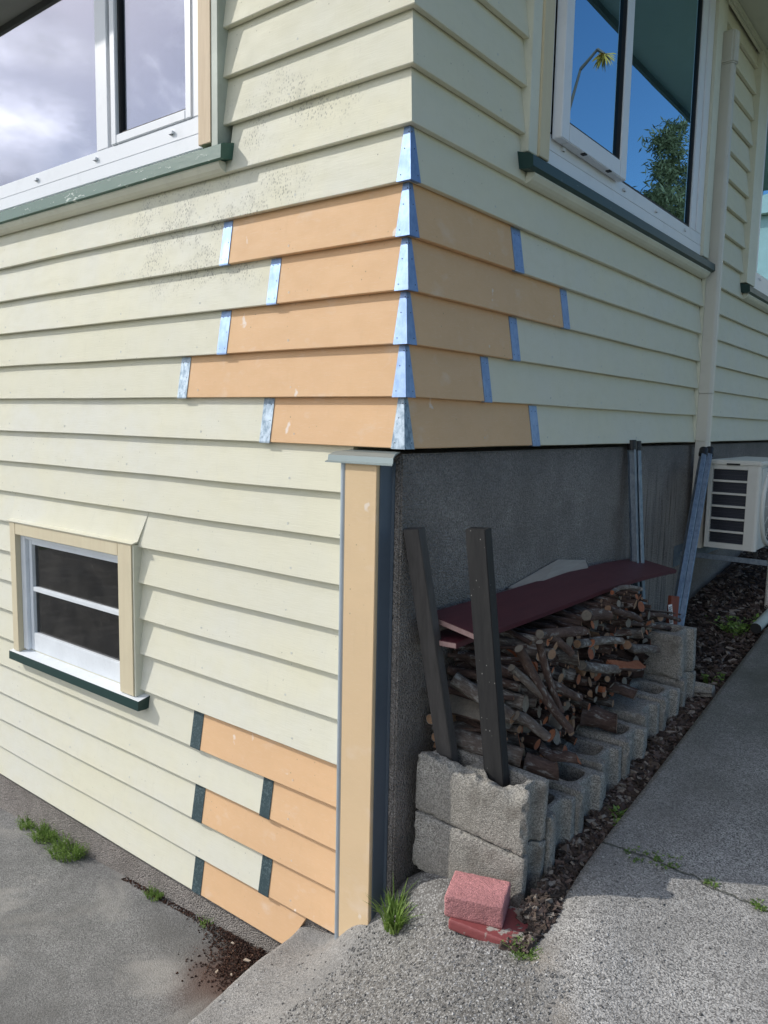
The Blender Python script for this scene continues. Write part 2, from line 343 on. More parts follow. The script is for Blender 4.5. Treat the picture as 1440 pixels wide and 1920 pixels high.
def glass(name, ior=1.9, tint=.5, dirt=.0, dcol=(.10, .095, .09), gcol=(1, 1, 1), gain=1.0):
    t = NT(name); t.t.nodes.remove(t.b)
    gl = t.n('BsdfGlossy'); gl.inputs['Roughness'].default_value = 0.0; gl.inputs['Color'].default_value = (*gcol, 1)
    tr = t.n('BsdfTransparent'); tr.inputs[0].default_value = (tint, tint*1.02, tint*1.04, 1)
    fr = t.n('Fresnel'); fr.inputs[0].default_value = ior; mx = t.n('MixShader')
    n = t.noise(t.co(), 1.3, 2, .5); t.l(t.bump(n, .03, .01), gl.inputs['Normal'])
    t.l(t.math('MINIMUM', t.math('MULTIPLY', fr.outputs[0], gain), .92), mx.inputs[0]); t.l(tr.outputs[0], mx.inputs[1]); t.l(gl.outputs[0], mx.inputs[2])
    last = mx.outputs[0]
    if dirt:
        df = t.n('BsdfDiffuse'); df.inputs[0].default_value = (*dcol, 1); m2 = t.n('MixShader')
        n1 = t.noise(t.co(), 9, 5, .6); sp = t.vor(t.co((1, 1, .4)), 40)
        f = t.math('ADD', t.rng(n1, .38, .72, dirt*.02, dirt*.7), t.rng(sp, .05, .10, dirt*1.2, 0))
        t.l(f, m2.inputs[0]); t.l(last, m2.inputs[1]); t.l(df.outputs[0], m2.inputs[2]); last = m2.outputs[0]
    t.l(last, t.out.inputs[0]); return t.m
M_['glass'] = glass('double_glazing', 2.6, .6, gcol=(.86, .88, 1.0), gain=1.8)
M_['glass_b'] = glass('sky_tinted_glazing', 2.8, .6, gcol=(.42, .74, 1.0), gain=2.7)  # blue of the reflected sky is put into the gloss colour
M_['glass_old'] = glass('dusty_basement_glass', 1.5, .3, .55, (.09, .085, .078))

# ------------------------------------------------------------------ object helpers
C = S.collection
def link(name, me, mats, parent=None, smooth=False):
    o = bpy.data.objects.new(name, me); C.objects.link(o)
    for m in (mats if isinstance(mats, (list, tuple)) else [mats]): me.materials.append(M_[m] if isinstance(m, str) else m)
    if parent: o.parent = parent
    if smooth:
        me.polygons.foreach_set('use_smooth', [True]*len(me.polygons))
    return o
def tag(o, label=None, cat=None, group=None, kind=None):
    if label: o['label'] = label
    if cat: o['category'] = cat
    if group: o['group'] = group
    if kind: o['kind'] = kind
    return o
def empty(name, loc=(0, 0, 0), rot=(0, 0, 0)):
    o = bpy.data.objects.new(name, None); C.objects.link(o); o.location = loc; o.rotation_euler = rot; o.empty_display_size = .05; return o
class MB:
    def __init__(s): s.v = []; s.f = []; s.m = []
    def add(s, vs, fs, mi=0):
        b = len(s.v); s.v += [tuple(v) for v in vs]; s.f += [tuple(b+i for i in f) for f in fs]; s.m += [mi]*len(fs)
    def box(s, x0, x1, y0, y1, z0, z1, mi=0):
        s.add([(x0, y0, z0), (x1, y0, z0), (x1, y1, z0), (x0, y1, z0), (x0, y0, z1), (x1, y0, z1), (x1, y1, z1), (x0, y1, z1)],
              [(0, 3, 2, 1), (4, 5, 6, 7), (0, 1, 5, 4), (1, 2, 6, 5), (2, 3, 7, 6), (3, 0, 4, 7)], mi)
    def prism(s, poly, fn, u0, u1, mi=0, n=1, endfn=None):
        """poly: 2-D outline; fn(u,a,b)->xyz"""
        k = len(poly); vs = []
        for i in range(n+1):
            u = u0+(u1-u0)*i/n
            for a, b in poly: vs.append(fn(u, a, b, i, n))
        fs = [tuple(range(k))[::-1], tuple(n*k+j for j in range(k))]
        for i in range(n):
            for j in range(k): fs.append((i*k+j, i*k+(j+1) % k, (i+1)*k+(j+1) % k, (i+1)*k+j))
        s.add(vs, fs, mi)
    def cyl(s, a, b, r, n=12, mi=0, r2=None, cap=None):
        a = Vector(a); b = Vector(b); d = (b-a).normalized(); q = d.to_track_quat('Z', 'Y').to_matrix()
        r2 = r if r2 is None else r2; vs = []
        for p, rr in ((a, r), (b, r2)):
            for i in range(n): t = 2*math.pi*i/n; vs.append(p+q@Vector((rr*math.cos(t), rr*math.sin(t), 0)))
        s.add(vs, [(i, (i+1) % n, n+(i+1) % n, n+i) for i in range(n)], mi)
        s.add(vs[:n], [tuple(range(n))[::-1]], mi if cap is None else cap); s.add(vs[n:], [tuple(range(n))], mi if cap is None else cap)
    def build(s, name, mats, parent=None, bevel=0, smooth=False, seg=2, tf=None, fixn=True):
        me = bpy.data.meshes.new(name); vs = s.v if tf is None else [tuple(tf@Vector(v)) for v in s.v]
        me.from_pydata(vs, [], s.f); me.polygons.foreach_set('material_index', s.m)
        bm = bmesh.new(); bm.from_mesh(me)
        if fixn: bmesh.ops.recalc_face_normals(bm, faces=bm.faces)
        if bevel:
            es = [e for e in bm.edges if len(e.link_faces) == 2 and e.calc_face_angle(0) > .5]
            bmesh.ops.bevel(bm, geom=es, offset=bevel, segments=seg, affect='EDGES', clamp_overlap=True)
        bm.to_mesh(me); bm.free()
        return link(name, me, mats, parent, smooth)

def n1(x, s=0): return noise.noise(Vector((x, s*3.17+.5, .3)))

# ------------------------------------------------------------------ house
house = empty('house', (0, 0, 0))
tag(house, 'cream weatherboard house corner with peach primed repair boards and metal joiners', 'house')
ZK = [-1.796, -1.644, -1.493, -1.346, -1.199, -1.05, -.899, -.75, -.601, -.453, -.305, -.158, -.010, .141, .293, .445, .596, .747, .9, 1.056, 1.209, 1.366]
while ZK[-1] < 2.40: ZK.append(ZK[-1]+.154)
def z_(k): return ZK[k+12]
D = .0262; LAP = .014
def fx(side):
    if side == 'L': return lambda u, d, z: (u, d, z)
    return lambda u, d, z: (-d, u, z)
def board(mb, side, u0, u1, k, zt=None, zb=None, mitre=0, off=0, mi=0, slant=0):
    """one bevel-back board between u0 and u1; mitre=+1 when u1 (L) / -1 when u0 (R) meets the corner"""
    z0 = z_(k); z1 = z_(k+1)+LAP if k+13 < len(ZK) else z_(k)+.17
    zt = z1 if zt is None else zt
    h = z1-z0; dz = lambda z: D*(z-z0)/h
    lo = z0 if zb is None else zb
    if zb is None: P = [(.0016, z0), (0, z0+.0022), (dz(zt), zt), (D+.018, zt), (D+.018, z0+.009), (.0215, z0+.009), (.0205, z0+.001)]
    else: P = [(dz(lo), lo), (dz(zt), zt), (D+.018, zt), (D+.018, lo)]
    P = [(d+off, z) for d, z in P]
    n = max(1, int(abs(u1-u0)/.14)); g = fx(side)
    def fn(u, d, z, i, n_):
        if mitre == 1 and i == n_: u = -d
        if mitre == -1 and i == 0: u = -d if side == 'L' else d
        if slant and i == (n_ if slant > 0 else 0): u += slant*(z-z0)
        w = n1(u*1.7, k+(40 if side == 'R' else 0))
        e = 1.0 if d < .004 else .5
        if mitre and ((mitre == 1 and i == n_) or (mitre == -1 and i == 0)): w = 0
        return g(u, d+w*.0018*e, z+w*.0030*e if d < .004 else z)
    mb.prism(P, fn, u0, u1, mi, n)
    if zb is None:
        st = .47; j0 = math.ceil((min(u0, u1)+.05)/st); rr_ = random.Random(k*7+(3 if side == 'R' else 0))
        for j in range(j0, int((max(u0, u1)-.04)/st)+1):
            u = j*st+rr_.uniform(-.02, .02); z = z0+.030+rr_.uniform(-.004, .004); r = .0042*rr_.uniform(.8, 1.25); d = dz(z)+off
            if not (min(u0, u1)+.03 < u < max(u0, u1)-.03) or z > zt-.01: continue
            q = 9; w = n1(u*1.7, k+(40 if side == 'R' else 0))*.0006
            vs = [g(u+r*math.cos(6.283*i/q)*rr_.uniform(.8, 1.1), d+w-.0009, z+r*math.sin(6.283*i/q)) for i in range(q)]
            vb = [g(u+r*math.cos(6.283*i/q), d+w+.0012, z+r*math.sin(6.283*i/q)) for i in range(q)]
            mb.add(vs+vb, [tuple(range(q))]+[(i, (i+1) % q, q+(i+1) % q, q+i) for i in range(q)], 1)

def joiner(side, u0, u1, k, mat, top=None, nails=True):
    mb = MB(); g = fx(side); z0 = z_(k); z1 = z_(k+1)-.002; h = z_(k+1)+LAP-z0
    o = .0024; P = [(-o, z0-.002), (-o, z0+.003), (D*(z1-z0)/h-o, z1), (D*(z1-z0)/h+.001, z1), (.003, z0+.004), (.012, z0-.0005), (.012, z0-.002)]
    mb.prism(P, lambda u, d, z, i, n: g(u+(n1(z*20, k)*.001), d, z), u0, u1, 0, 1)
    if nails:
        w = u1-u0
        for fz, fu in ((.12, .22), (.12, .78), (.86, .25), (.86, .75), (.5, .8)):
            z = z0+fz*(z1-z0); u = u0+fu*w; d = D*(z-z0)/h-o; n = 8; r = .0017
            vs = [g(u+r*math.cos(6.283*i/n), d-.0009, z+r*math.sin(6.283*i/n)) for i in range(n)]
            vb = [g(u+r*math.cos(6.283*i/n), d+.0012, z+r*math.sin(6.283*i/n)) for i in range(n)]
            mb.add(vs+vb, [tuple(range(n))]+[(i, (i+1) % n, n+(i+1) % n, n+i) for i in range(n)], 1)
    o_ = mb.build('board_joiner', [mat, 'nail'], house); return o_
def corner_joiner(k, mat, wb=(.048, .047), wt=(.042, .039)):
    mb = MB(); z0 = z_(k)-.002; z1 = z_(k+1)-.001; h = z_(k+1)+LAP-z_(k); o = .003; dT = D*(z1-z_(k))/h
    for side, b, t in (('L', wb[0], wt[0]), ('R', wb[1], wt[1])):
        g = fx(side); s = -1 if side == 'L' else 1
        # outer skin, inner skin and rims; sheet 1 mm thick
        A = [g(s*b, -o, z0), g(s*t, dT-o, z1), g(s*(dT-o), dT-o, z1), g(-s*o, -o, z0)]
        Bk = [g(s*b, -o+.0016, z0), g(s*t, dT-o+.0016, z1), g(s*(dT-o+.0016), dT-o+.0016, z1), g(s*(-o+.0016), -o+.0016, z0)]
        mb.add(A+Bk, [(0, 1, 2, 3), (7, 6, 5, 4), (0, 4, 5, 1), (1, 5, 6, 2), (3, 7, 4, 0)], 0)
        A = [g(s*b, -o, z0), g(-s*o, -o, z0), g(s*.012, .012, z0+.001), g(s*b, .012, z0+.001)]
        mb.add(A, [(0, 1, 2, 3)], 0)
        for fz, fu in ((.12, .75), (.60, .72), (.88, .3)):
            z = z0+fz*(z1-z0); w = b+(t-b)*fz; u = s*w*fu; d = dT*fz-o; n = 8; r = .0017
            vs = [g(u+r*math.cos(6.283*i/n), d-.0009, z+r*math.sin(6.283*i/n)) for i in range(n)]
            vb = [g(u+r*math.cos(6.283*i/n), d+.0014, z+r*math.sin(6.283*i/n)) for i in range(n)]
            mb.add(vs+vb, [tuple(range(n))]+[(i, (i+1) % n, n+(i+1) % n, n+i) for i in range(n)], 1)
    return mb.build('corner_joiner', [mat, 'nail'], house)

XL = -4.6
WL = (-.80,)            # upper left window casing edge
jl = {4: (-.818, -.773), 3: (-.582, -.536), 2: (-.834, -.783), 1: (-1.060, -1.007), 0: (-.614, -.564)}
jl2 = {-8: (-1.003, -.945), -9: (-.611, -.561), -10: (-.997, -.938), -11: (-.616, -.565), -12: (-1.001, -.948)}
jr = {4: (.615, .680), 3: (1.014, 1.071), 2: (.623, .678), 1: (.442, .491), 0: (.798, .859)}
PX = -.215
cl = MB(); crr = MB(); KT = len(ZK)-12
for k in range(-12, KT):
    if k >= 6:
        top = z_(k+1)+LAP if k+1 < KT else 2.43
        if k == 6:
            board(cl, 'L', XL, -.775, k, zt=.955); board(cl, 'L', -.775, 0, k, mitre=1)
        else:
            board(cl, 'L', -.80, 0, k, mitre=1, zt=None if k+1 < KT else 2.43)
        if k == 6: pass
    elif k in jl:
        board(cl, 'L', XL, jl[k][0]+.02, k)
        mb = MB(); board(mb, 'L', jl[k][0]+.022, 0, k, mitre=1); tag(mb.build('replacement_board', ['peach_l', 'filler2'], house), 'peach primed repair board')
        joiner('L', jl[k][0], jl[k][1], k, 'galv' if k > 1 else 'galv_worn')
    elif k == 5: board(cl, 'L', XL, 0, k, mitre=1)
    elif k in jl2:
        board(cl, 'L', XL, jl2[k][0]+.02, k)
        mb = MB()
        if k == -12: board(mb, 'L', jl2[k][0]+.022, -.47, k, slant=.55)
        else: board(mb, 'L', jl2[k][0]+.022, PX, k)
        tag(mb.build('replacement_board', ['peach_l', 'filler2'], house), 'peach primed repair board')
        joiner('L', jl2[k][0], jl2[k][1], k, 'darkmetal', nails=False)
    elif -7 <= k <= -3:
        if k == -7:
            board(cl, 'L', XL, -2.335, k); board(cl, 'L', -2.37, -1.335, k, zt=-1.085-.0) if False else None
            board(cl, 'L', -1.335, PX, k)
        else:
            board(cl, 'L', XL, -2.335, k); board(cl, 'L', -1.335, PX, k)
    else: board(cl, 'L', XL, PX, k)
    # right wall
    if k >= 0:
        if k in jr:
            mb = MB(); board(mb, 'R', 0, jr[k][0]+.026, k, mitre=-1); tag(mb.build('replacement_board', ['peach_r', 'filler2'], house), 'peach primed repair board in shade')
            board(crr, 'R', jr[k][0]+.028, 2.79, k); joiner('R', jr[k][0], jr[k][1], k, 'galv')
            board(crr, 'R', 2.87, 6.5, k)
        elif k == 5: board(crr, 'R', 0, 2.79, k, mitre=-1); board(crr, 'R', 2.87, 6.5, k)
        elif k == 6:
            board(crr, 'R', 0, .655, k, mitre=-1); board(crr, 'R', .655, 2.75, k, zt=.955); board(crr, 'R', 2.75, 2.79, k)
            board(crr, 'R', 2.87, 3.585, k); board(crr, 'R', 3.585, 6.5, k, zt=.955)
        else:
            board(crr, 'R', 0, .66, k, mitre=-1, zt=None if k+1 < KT else 2.43); board(crr, 'R', 2.745, 2.79, k, zt=None if k+1 < KT else 2.43); board(crr, 'R', 2.87, 3.585, k, zt=None if k+1 < KT else 2.43)
            board(crr, 'R', 5.6, 6.5, k, zt=None if k+1 < KT else 2.43)
cl.build('weatherboard_cladding', ['cream_l', 'filler'], house); crr.build('weatherboard_cladding', ['cream_r', 'filler'], house)
for k in range(0, 6): corner_joiner(k, 'galv' if k else 'galv_worn')

# corner box with flashings
mb = MB(); mb.box(-.190, -.066, -.044, .03, -1.62, -.052); mb.build('corner_box', 'peach_post', house, bevel=.002)
mb = MB()
mb.cyl((-.2015, -.034, -1.66), (-.2015, -.034, -.056), .0105, 16); mb.box(-.212, -.191, -.033, .02, -1.66, -.0565)
mb.build('side_flashing', 'lead', house)
mb = MB(); mb.box(-.066, -.0615, -.031, .029, -1.50, -.053); mb.box(-.0660, -.0520, .024, .029, -1.47, -.0535); mb.build('back_flashing', 'darkblue', house, bevel=.001)
mb = MB()
P = [(.02, -.020), (-.030, -.026), (-.050, -.036), (-.052, -.052), (-.060, -.056), (-.060, -.059), (-.048, -.0555), (-.046, -.040), (-.028, -.031), (.02, -.0235)]
mb.prism(P, lambda u, a, b, i, n: (u + (a*.5 if i == 0 else -a*.4), a, b), -.228, -.022, 0, 1); mb.build('cap_flashing', 'greymetal', house)

# foundation
mb = MB()
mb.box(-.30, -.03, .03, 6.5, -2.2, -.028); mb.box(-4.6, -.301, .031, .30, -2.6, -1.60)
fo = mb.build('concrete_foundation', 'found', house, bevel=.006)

# eaves, fascia, roof
mb = MB(); mb.box(-4.7, .65, -.65, .03, 2.43, 2.45); mb.box(-.03, .65, .03, 6.8, 2.43, 2.45); mb.build('soffit', 'soffit', house)
mb = MB(); mb.box(-4.7, .672, -.672, -.65, 2.39, 2.58); mb.box(.65, .672, -.65, 6.8, 2.39, 2.58); mb.build('fascia', 'fascia', house)
mb = MB(); mb.box(-4.6, -.0, -.022, .0, 2.395, 2.43); mb.box(.0, .022, -.022, 6.5, 2.395, 2.43); mb.box(0, .011, .0, 6.5, 2.375, 2.395); mb.build('eave_moulding', 'cream_trim', house, bevel=.004)
mb = MB()
rv = [(-4.7, -.70, 2.582), (.70, -.70, 2.582), (.70, 6.8, 2.582), (-4.7, 6.8, 2.582), (-2.2, 2.0, 3.75), (-2.2, 4.4, 3.75)]
mb.add(rv, [(0, 1, 4), (1, 2, 5, 4), (2, 3, 5), (3, 0, 4, 5), (3, 2, 1, 0)]); mb.build('roof', 'roof', house)
mb = MB(); mb.box(-4.6, -4.56, .05, 6.5, -2.4, 2.43); mb.box(-4.56, -.05, 6.46, 6.5, -2.2, 2.43); mb.build('rear_wall', 'cream_trim', house)

# --- windows.  fr(side, ...) boxes given as (u0,u1,d0,d1,z0,z1)
def bx(mb, side, u0, u1, d0, d1, z0, z1, mi=0):
    if side == 'L': mb.box(u0, u1, d0, d1, z0, z1, mi)
    else: mb.box(-d1, -d0, u0, u1, z0, z1, mi)
def ring(mb, side, u0, u1, z0, z1, w, d0, d1, wb=None, mi=0):
    wb = wb or w
    bx(mb, side, u0, u0+w, d0, d1, z0, z1, mi); bx(mb, side, u1-w, u1, d0, d1, z0, z1, mi)
    bx(mb, side, u0+w, u1-w, d0, d1, z1-w, z1, mi); bx(mb, side, u0+w, u1-w, d0, d1, z0, z0+wb, mi)
def room(parent, side, u0, u1, z0, z1, depth=1.1):
    mb = MB(); g = fx(side); d0 = .075
    v = [g(u, d, z) for d in (d0, depth) for (u, z) in ((u0, z0), (u1, z0), (u1, z1), (u0, z1))]
    mb.add(v, [(4, 5, 6, 7), (0, 1, 5, 4), (1, 2, 6, 5), (2, 3, 7, 6), (3, 0, 4, 7)])
    v = [g(u, d, z) for d in (d0-.004, depth+.02) for (u, z) in ((u0-.02, z0-.02), (u1+.02, z0-.02), (u1+.02, z1+.02), (u0-.02, z1+.02))]
    mb.add(v, [(4, 5, 6, 7), (0, 1, 5, 4), (1, 2, 6, 5), (2, 3, 7, 6), (3, 0, 4, 7)])
    mb.build('room_lining', 'room', parent, fixn=False)
def curtain(parent, side, u0, u1, z0, z1, d=.22):
    mb = MB(); g = fx(side); n = int((u1-u0)/.012); vs = []
    for j in range(2):
        for i in range(n+1):
            u = u0+(u1-u0)*i/n; dd = d+.022*math.sin(u*62)+.012*math.sin(u*27+1); vs.append(g(u, dd, z0 if j == 0 else z1))
    mb.add(vs, [(i, i+1, n+2+i, n+1+i) for i in range(n)]); return mb.build('curtain', 'curtain', parent, smooth=True)
def weeps(parent, side, us, z):
    for u in us:
        mb = MB(); bx(mb, side, u-.011, u+.011, -.014, -.004, z-.005, z+.006); bx(mb, side, u-.008, u+.008, -.0125, -.006, z-.0065, z-.005, 1)
        mb.build('weep_cover', ['white', 'rubber'], parent, bevel=.002)
def apron(parent, side, u0, u1, z1):
    mb = MB(); g = fx(side); P = [(.0, z1), (-.030, z1), (-.031, z1-.010), (-.020, z1-.024), (-.008, z1-.032), (.006, z1-.036)]
    mb.prism(P, lambda u, d, z, i, n: g(u, d, z), u0, u1, 0, 1); mb.build('sill_moulding', 'cream_trim', parent)

# upper left window
w1 = MB(); Z0, Z1 = 1.000, 2.30; A0, A1 = -3.35, -.897
bx(w1, 'L', A0, A1, -.004, .055, 1.052, 1.112); bx(w1, 'L', A0, A1, -.006, .055, Z0, 1.0515)
bx(w1, 'L', A1-.062, A1, -.0045, .055, 1.112, Z1); bx(w1, 'L', A0, A0+.06, -.004, .055, 1.112, Z1); bx(w1, 'L', A0+.06, A1-.062, -.004, .055, Z1-.06, Z1)
bx(w1, 'L', -1.557, -1.476, -.0035, .055, 1.112, Z1-.06); bx(w1, 'L', -1.476, -1.446, .020, .055, 1.112, Z1-.06, 1)
w1 = w1.build('window', ['white', 'rubber'], house, bevel=.003)
sa = MB(); ring(sa, 'L', -1.446, -.955, 1.1125, Z1-.06, .034, -.010, .030); sa = sa.build('sash', 'white', w1, bevel=.003)
mb = MB(); ring(mb, 'L', -1.412, -.989, 1.1465, Z1-.094, .010, .004, .03); mb.build('gasket', 'rubber', w1)
mb = MB(); mb.box(-1.405, -.99, .016, .019, 1.15, Z1-.1); mb.build('glass_pane', 'glass', w1)
mb = MB(); mb.box(A0+.05, -1.557, .012, .015, 1.112, Z1-.06); mb.build('glass_pane', 'glass', w1)
mb = MB(); mb.box(-.897, -.830, -.027, .05, 1.0, 2.33); mb.build('casing', 'wood_casing', w1, bevel=.002)
mb = MB(); mb.box(-.8295, -.797, -.024, .05, .982, 2.33); mb.build('casing_edge', 'grey_side', w1, bevel=.001)
mb = MB(); mb.box(-3.5, -.797, -.030, .05, 2.33, 2.395); mb.build('head_casing', 'cream_trim', w1, bevel=.002)
mb = MB(); P = [(.03, .999), (-.034, .982), (-.044, .976), (-.046, .932), (-.030, .930), (-.02, .936), (.03, .940)]
mb.prism(P, lambda u, d, z, i, n: (u, d, z+.001*n1(u*3)), -3.5, -.757, 0, 12); mb.build('sill', 'green', w1)
apron(w1, 'L', -3.5, -.785, .9335)
weeps(w1, 'L', (-1.07, -1.56, -2.02, -2.5), 1.083)
room(w1, 'L', -3.3, -.96, 1.10, 2.25)

# right window
w2 = MB(); A0, A1, Z1 = .797, 2.645, 2.30
bx(w2, 'R', A0, A1, -.004, .055, 1.050, 1.108); bx(w2, 'R', A0, A1, -.006, .055, 1.0, 1.0495)
bx(w2, 'R', A0, A0+.036, -.0042, .055, 1.108, Z1); bx(w2, 'R', 2.455, A1, -.0042, .055, 1.108, Z1); bx(w2, 'R', A0+.036, 2.455, -.004, .055, Z1-.05, Z1)
bx(w2, 'R', 1.395, 1.455, -.0036, .055, 1.108, Z1-.05); bx(w2, 'R', 2.53, 2.545, -.012, -.0042, 1.108, Z1)
w2 = w2.build('window', ['white', 'rubber'], house, bevel=.003)
sa = MB(); ring(sa, 'R', .832, 1.448, 1.088, Z1-.04, .066, -.046, -.008); sa = sa.build('sash', 'white', w2, bevel=.003)
mb = MB(); ring(mb, 'R', .838, 1.442, 1.094, Z1-.046, .03, -.008, -.0045); ring(mb, 'R', .898, 1.382, 1.154, Z1-.106, .007, -.040, -.012); mb.build('gasket', 'rubber', w2)
mb = MB(); bx(mb, 'R', .9, 1.38, -.026, -.023, 1.158, Z1-.11); mb.build('glass_pane', 'glass_b', w2)
mb = MB(); ring(mb, 'R', 1.4555, 2.4545, 1.1085, Z1-.051, .012, .004, .03); mb.build('gasket', 'rubber', w2)
mb = MB(); bx(mb, 'R', 1.466, 2.444, .014, .017, 1.12, Z1-.06); mb.build('glass_pane', 'glass_b', w2)
mb = MB(); bx(mb, 'R', .722, .797, -.020, .05, .999, 2.33); mb.build('casing', 'tan_casing', w2, bevel=.002)
mb = MB(); bx(mb, 'R', .655, .7215, -.012, .05, .999, 2.33); mb.build('scriber', 'cream_trim', w2, bevel=.002)
mb = MB(); bx(mb, 'R', 2.645, 2.75, -.020, .05, .999, 2.33); mb.build('casing', 'cream_trim', w2, bevel=.002)
mb = MB(); bx(mb, 'R', .655, 2.75, -.022, .05, 2.33, 2.395); mb.build('head_casing', 'cream_trim', w2, bevel=.002)
mb = MB(); g = fx('R'); P = [(.03, .999), (-.036, .980), (-.046, .974), (-.048, .938), (-.030, .930), (.03, .940)]
mb.prism(P, lambda u, d, z, i, n: g(u, d, z), .628, 2.79, 0, 10); mb.build('sill', 'green_dark', w2)
apron(w2, 'R', .672, 2.765, .9335)
weeps(w2, 'R', (.93, 1.53, 1.93, 2.36), 1.078)
for u_ in (1.03, 1.27): mb = MB(); bx(mb, 'R', u_, u_+.022, -.0475, -.030, 1.084, 1.0885); mb.build('sash_slot', 'rubber', sa)
room(w2, 'R', .85, 2.6, 1.1, 2.25)
curtain(w2, 'R', 1.50, 2.58, 1.12, 2.24, .16); curtain(w2, 'R', .87, 1.02, 1.12, 2.24, .16)

# far right window
w3 = MB(); A0, A1 = 3.795, 5.4
bx(w3, 'R', A0, A1, -.004, .055, 1.0, 1.112); bx(w3, 'R', A0, A0+.10, -.0045, .055, 1.112, Z1); bx(w3, 'R', A1-.06, A1, -.0045, .055, 1.112, Z1); bx(w3, 'R', A0+.1, A1-.06, -.004, .055, Z1-.05, Z1)
w3 = w3.build('window', 'white', house, bevel=.003)
mb = MB(); bx(mb, 'R', A0+.1, A1-.06, .014, .017, 1.112, Z1-.05); mb.build('glass_pane', 'glass_b', w3)
mb = MB(); bx(mb, 'R', 3.585, 3.795, -.020, .05, .999, 2.33); mb.build('casing', 'cream_trim', w3, bevel=.002)
mb = MB(); bx(mb, 'R', 5.4, 5.6, -.020, .05, .999, 2.33); mb.build('casing', 'cream_trim', w3, bevel=.002)
mb = MB(); bx(mb, 'R', 3.585, 5.6, -.022, .05, 2.33, 2.395); mb.build('head_casing', 'cream_trim', w3, bevel=.002)
mb = MB(); P = [(.03, .999), (-.036, .980), (-.046, .974), (-.048, .938), (-.030, .930), (.03, .940)]
mb.prism(P, lambda u, d, z, i, n: g(u, d, z), 3.567, 5.62, 0, 4); mb.build('sill', 'green_dark', w3)
apron(w3, 'R', 3.60, 5.6, .9335); weeps(w3, 'R', (3.98, 4.4), 1.078); room(w3, 'R', 3.9, 5.35, 1.1, 2.25)

# basement window
w4 = MB(); bz0, bz1 = -1.064, -.500; b0, b1 = -2.285, -1.435
bx(w4, 'L', b0, b0+.045, .0, .060, bz0, bz1); bx(w4, 'L', b1-.012, b1, .0, .060, bz0, bz1); bx(w4, 'L', b0+.045, b1-.012, .0, .060, bz1-.02, bz1)
w4 = w4.build('window', 'white_old', house, bevel=.002)
sa = MB(); s0, s1 = b0+.046, b1-.0125
bx(sa, 'L', s0, s0+.028, .016, .050, bz0, bz1-.0205); bx(sa, 'L', s1-.012, s1, .016, .050, bz0, bz1-.0205)
bx(sa, 'L', s0+.028, s1-.012, .016, .050, bz1-.045, bz1-.0205); bx(sa, 'L', s0+.028, s1-.012, .016, .050, bz0, bz0+.088); bx(sa, 'L', s0+.028, s1-.012, .018, .046, -.772, -.750)
sa.build('sash', 'white_old', w4, bevel=.002)
mb = MB(); mb.box(s0+.02, s1-.005, .032, .035, bz0+.06, -.761); mb.build('glass_pane', 'glass_old', w4)
mb = MB(); mb.box(s0+.02, s1-.005, .0325, .0355, -.7605, bz1-.03); mb.build('glass_pane', 'glass_old', w4)
mb = MB(); mb.box(-2.337, b0, -.025, .05, -1.075, -.441); mb.build('casing', 'tan_casing', w4, bevel=.002); mb = MB(); mb.box(b1, -1.3385, -.025, .05, -1.075, -.441); mb.build('casing', 'tan_casing', w4, bevel=.002)
mb = MB(); mb.box(b0+.0005, b1-.0005, -.0245, .05, bz1, -.4415); mb.build('head_casing', 'tan_casing', w4, bevel=.002)
mb = MB(); mb.box(-1.338, -1.329, -.020, .05, -1.075, -.445); mb.build('casing_edge', 'cream_trim', w4, bevel=.001)
mb = MB(); P = [(.05, -1.064), (-.036, -1.082), (-.038, -1.122), (.0, -1.124), (.05, -1.11)]
mb.prism([(a, b) for a, b in P[1:]]+[P[0]], lambda u, d, z, i, n: (u, d, z), -2.360, -1.290, 0, 1)
sl_ = mb.build('sill', ['green_dark', 'white_old'], w4)
for p in sl_.data.polygons:
    if p.normal.z > .6: p.material_index = 1
mb = MB(); P = [(.0225, -.3065), (.030, -.3065), (.024, -.428), (.02, -.436), (-.030, -.4425), (-.032, -.4385), (-.006, -.431)]
mb.prism(P, lambda u, d, z, i, n: (u+(.04*(z+.42)/.12 if i == n else 0)+.0, d, z), -2.355, -1.318, 0, 1); mb.build('head_flashing', 'cream_l', w4)
# board pieces beneath the sill and beside
mb = MB(); board(mb, 'L', -2.37, -1.335, -8); 
mb = MB(); mb.box(-2.40, -1.32, .02, .04, -1.2, -1.09); mb.build('under_sill_board', 'cream_l', w4)
room(w4, 'L', -2.25, -1.44, -1.05, -.5, .5)

# conduit cover that runs up the wall beside the window
dc = MB()
def duct_seg(z0, z1, w0=0, x1=.072, y0=2.792, y1=2.858):
    P = [(.0, y0-w0), (x1-.012, y0-w0), (x1, y0-w0+.012), (x1+w0, (y0+y1)/2), (x1, y1+w0-.012), (x1-.012, y1+w0), (.0, y1+w0)]
    dc.prism(P, lambda u, a, b, i, n: (a, b, u), z0, z1)
sh = lambda z: z
duct_seg(-.62, -.006); duct_seg(-.004, .262); duct_seg(.264, 2.03)
dcp = dc.build('pipe_cover', 'beige_pipe', house, bevel=.003)
dc = MB(); duct_seg(2.031, 2.20, .007, .078); dc.build('pipe_cover_cap', 'beige_pipe', dcp, bevel=.008)
mb = MB(); mb.box(-.02, .002, 2.788, 2.872, .0, 2.39); mb.build('cover_strip', 'cream_trim', house)

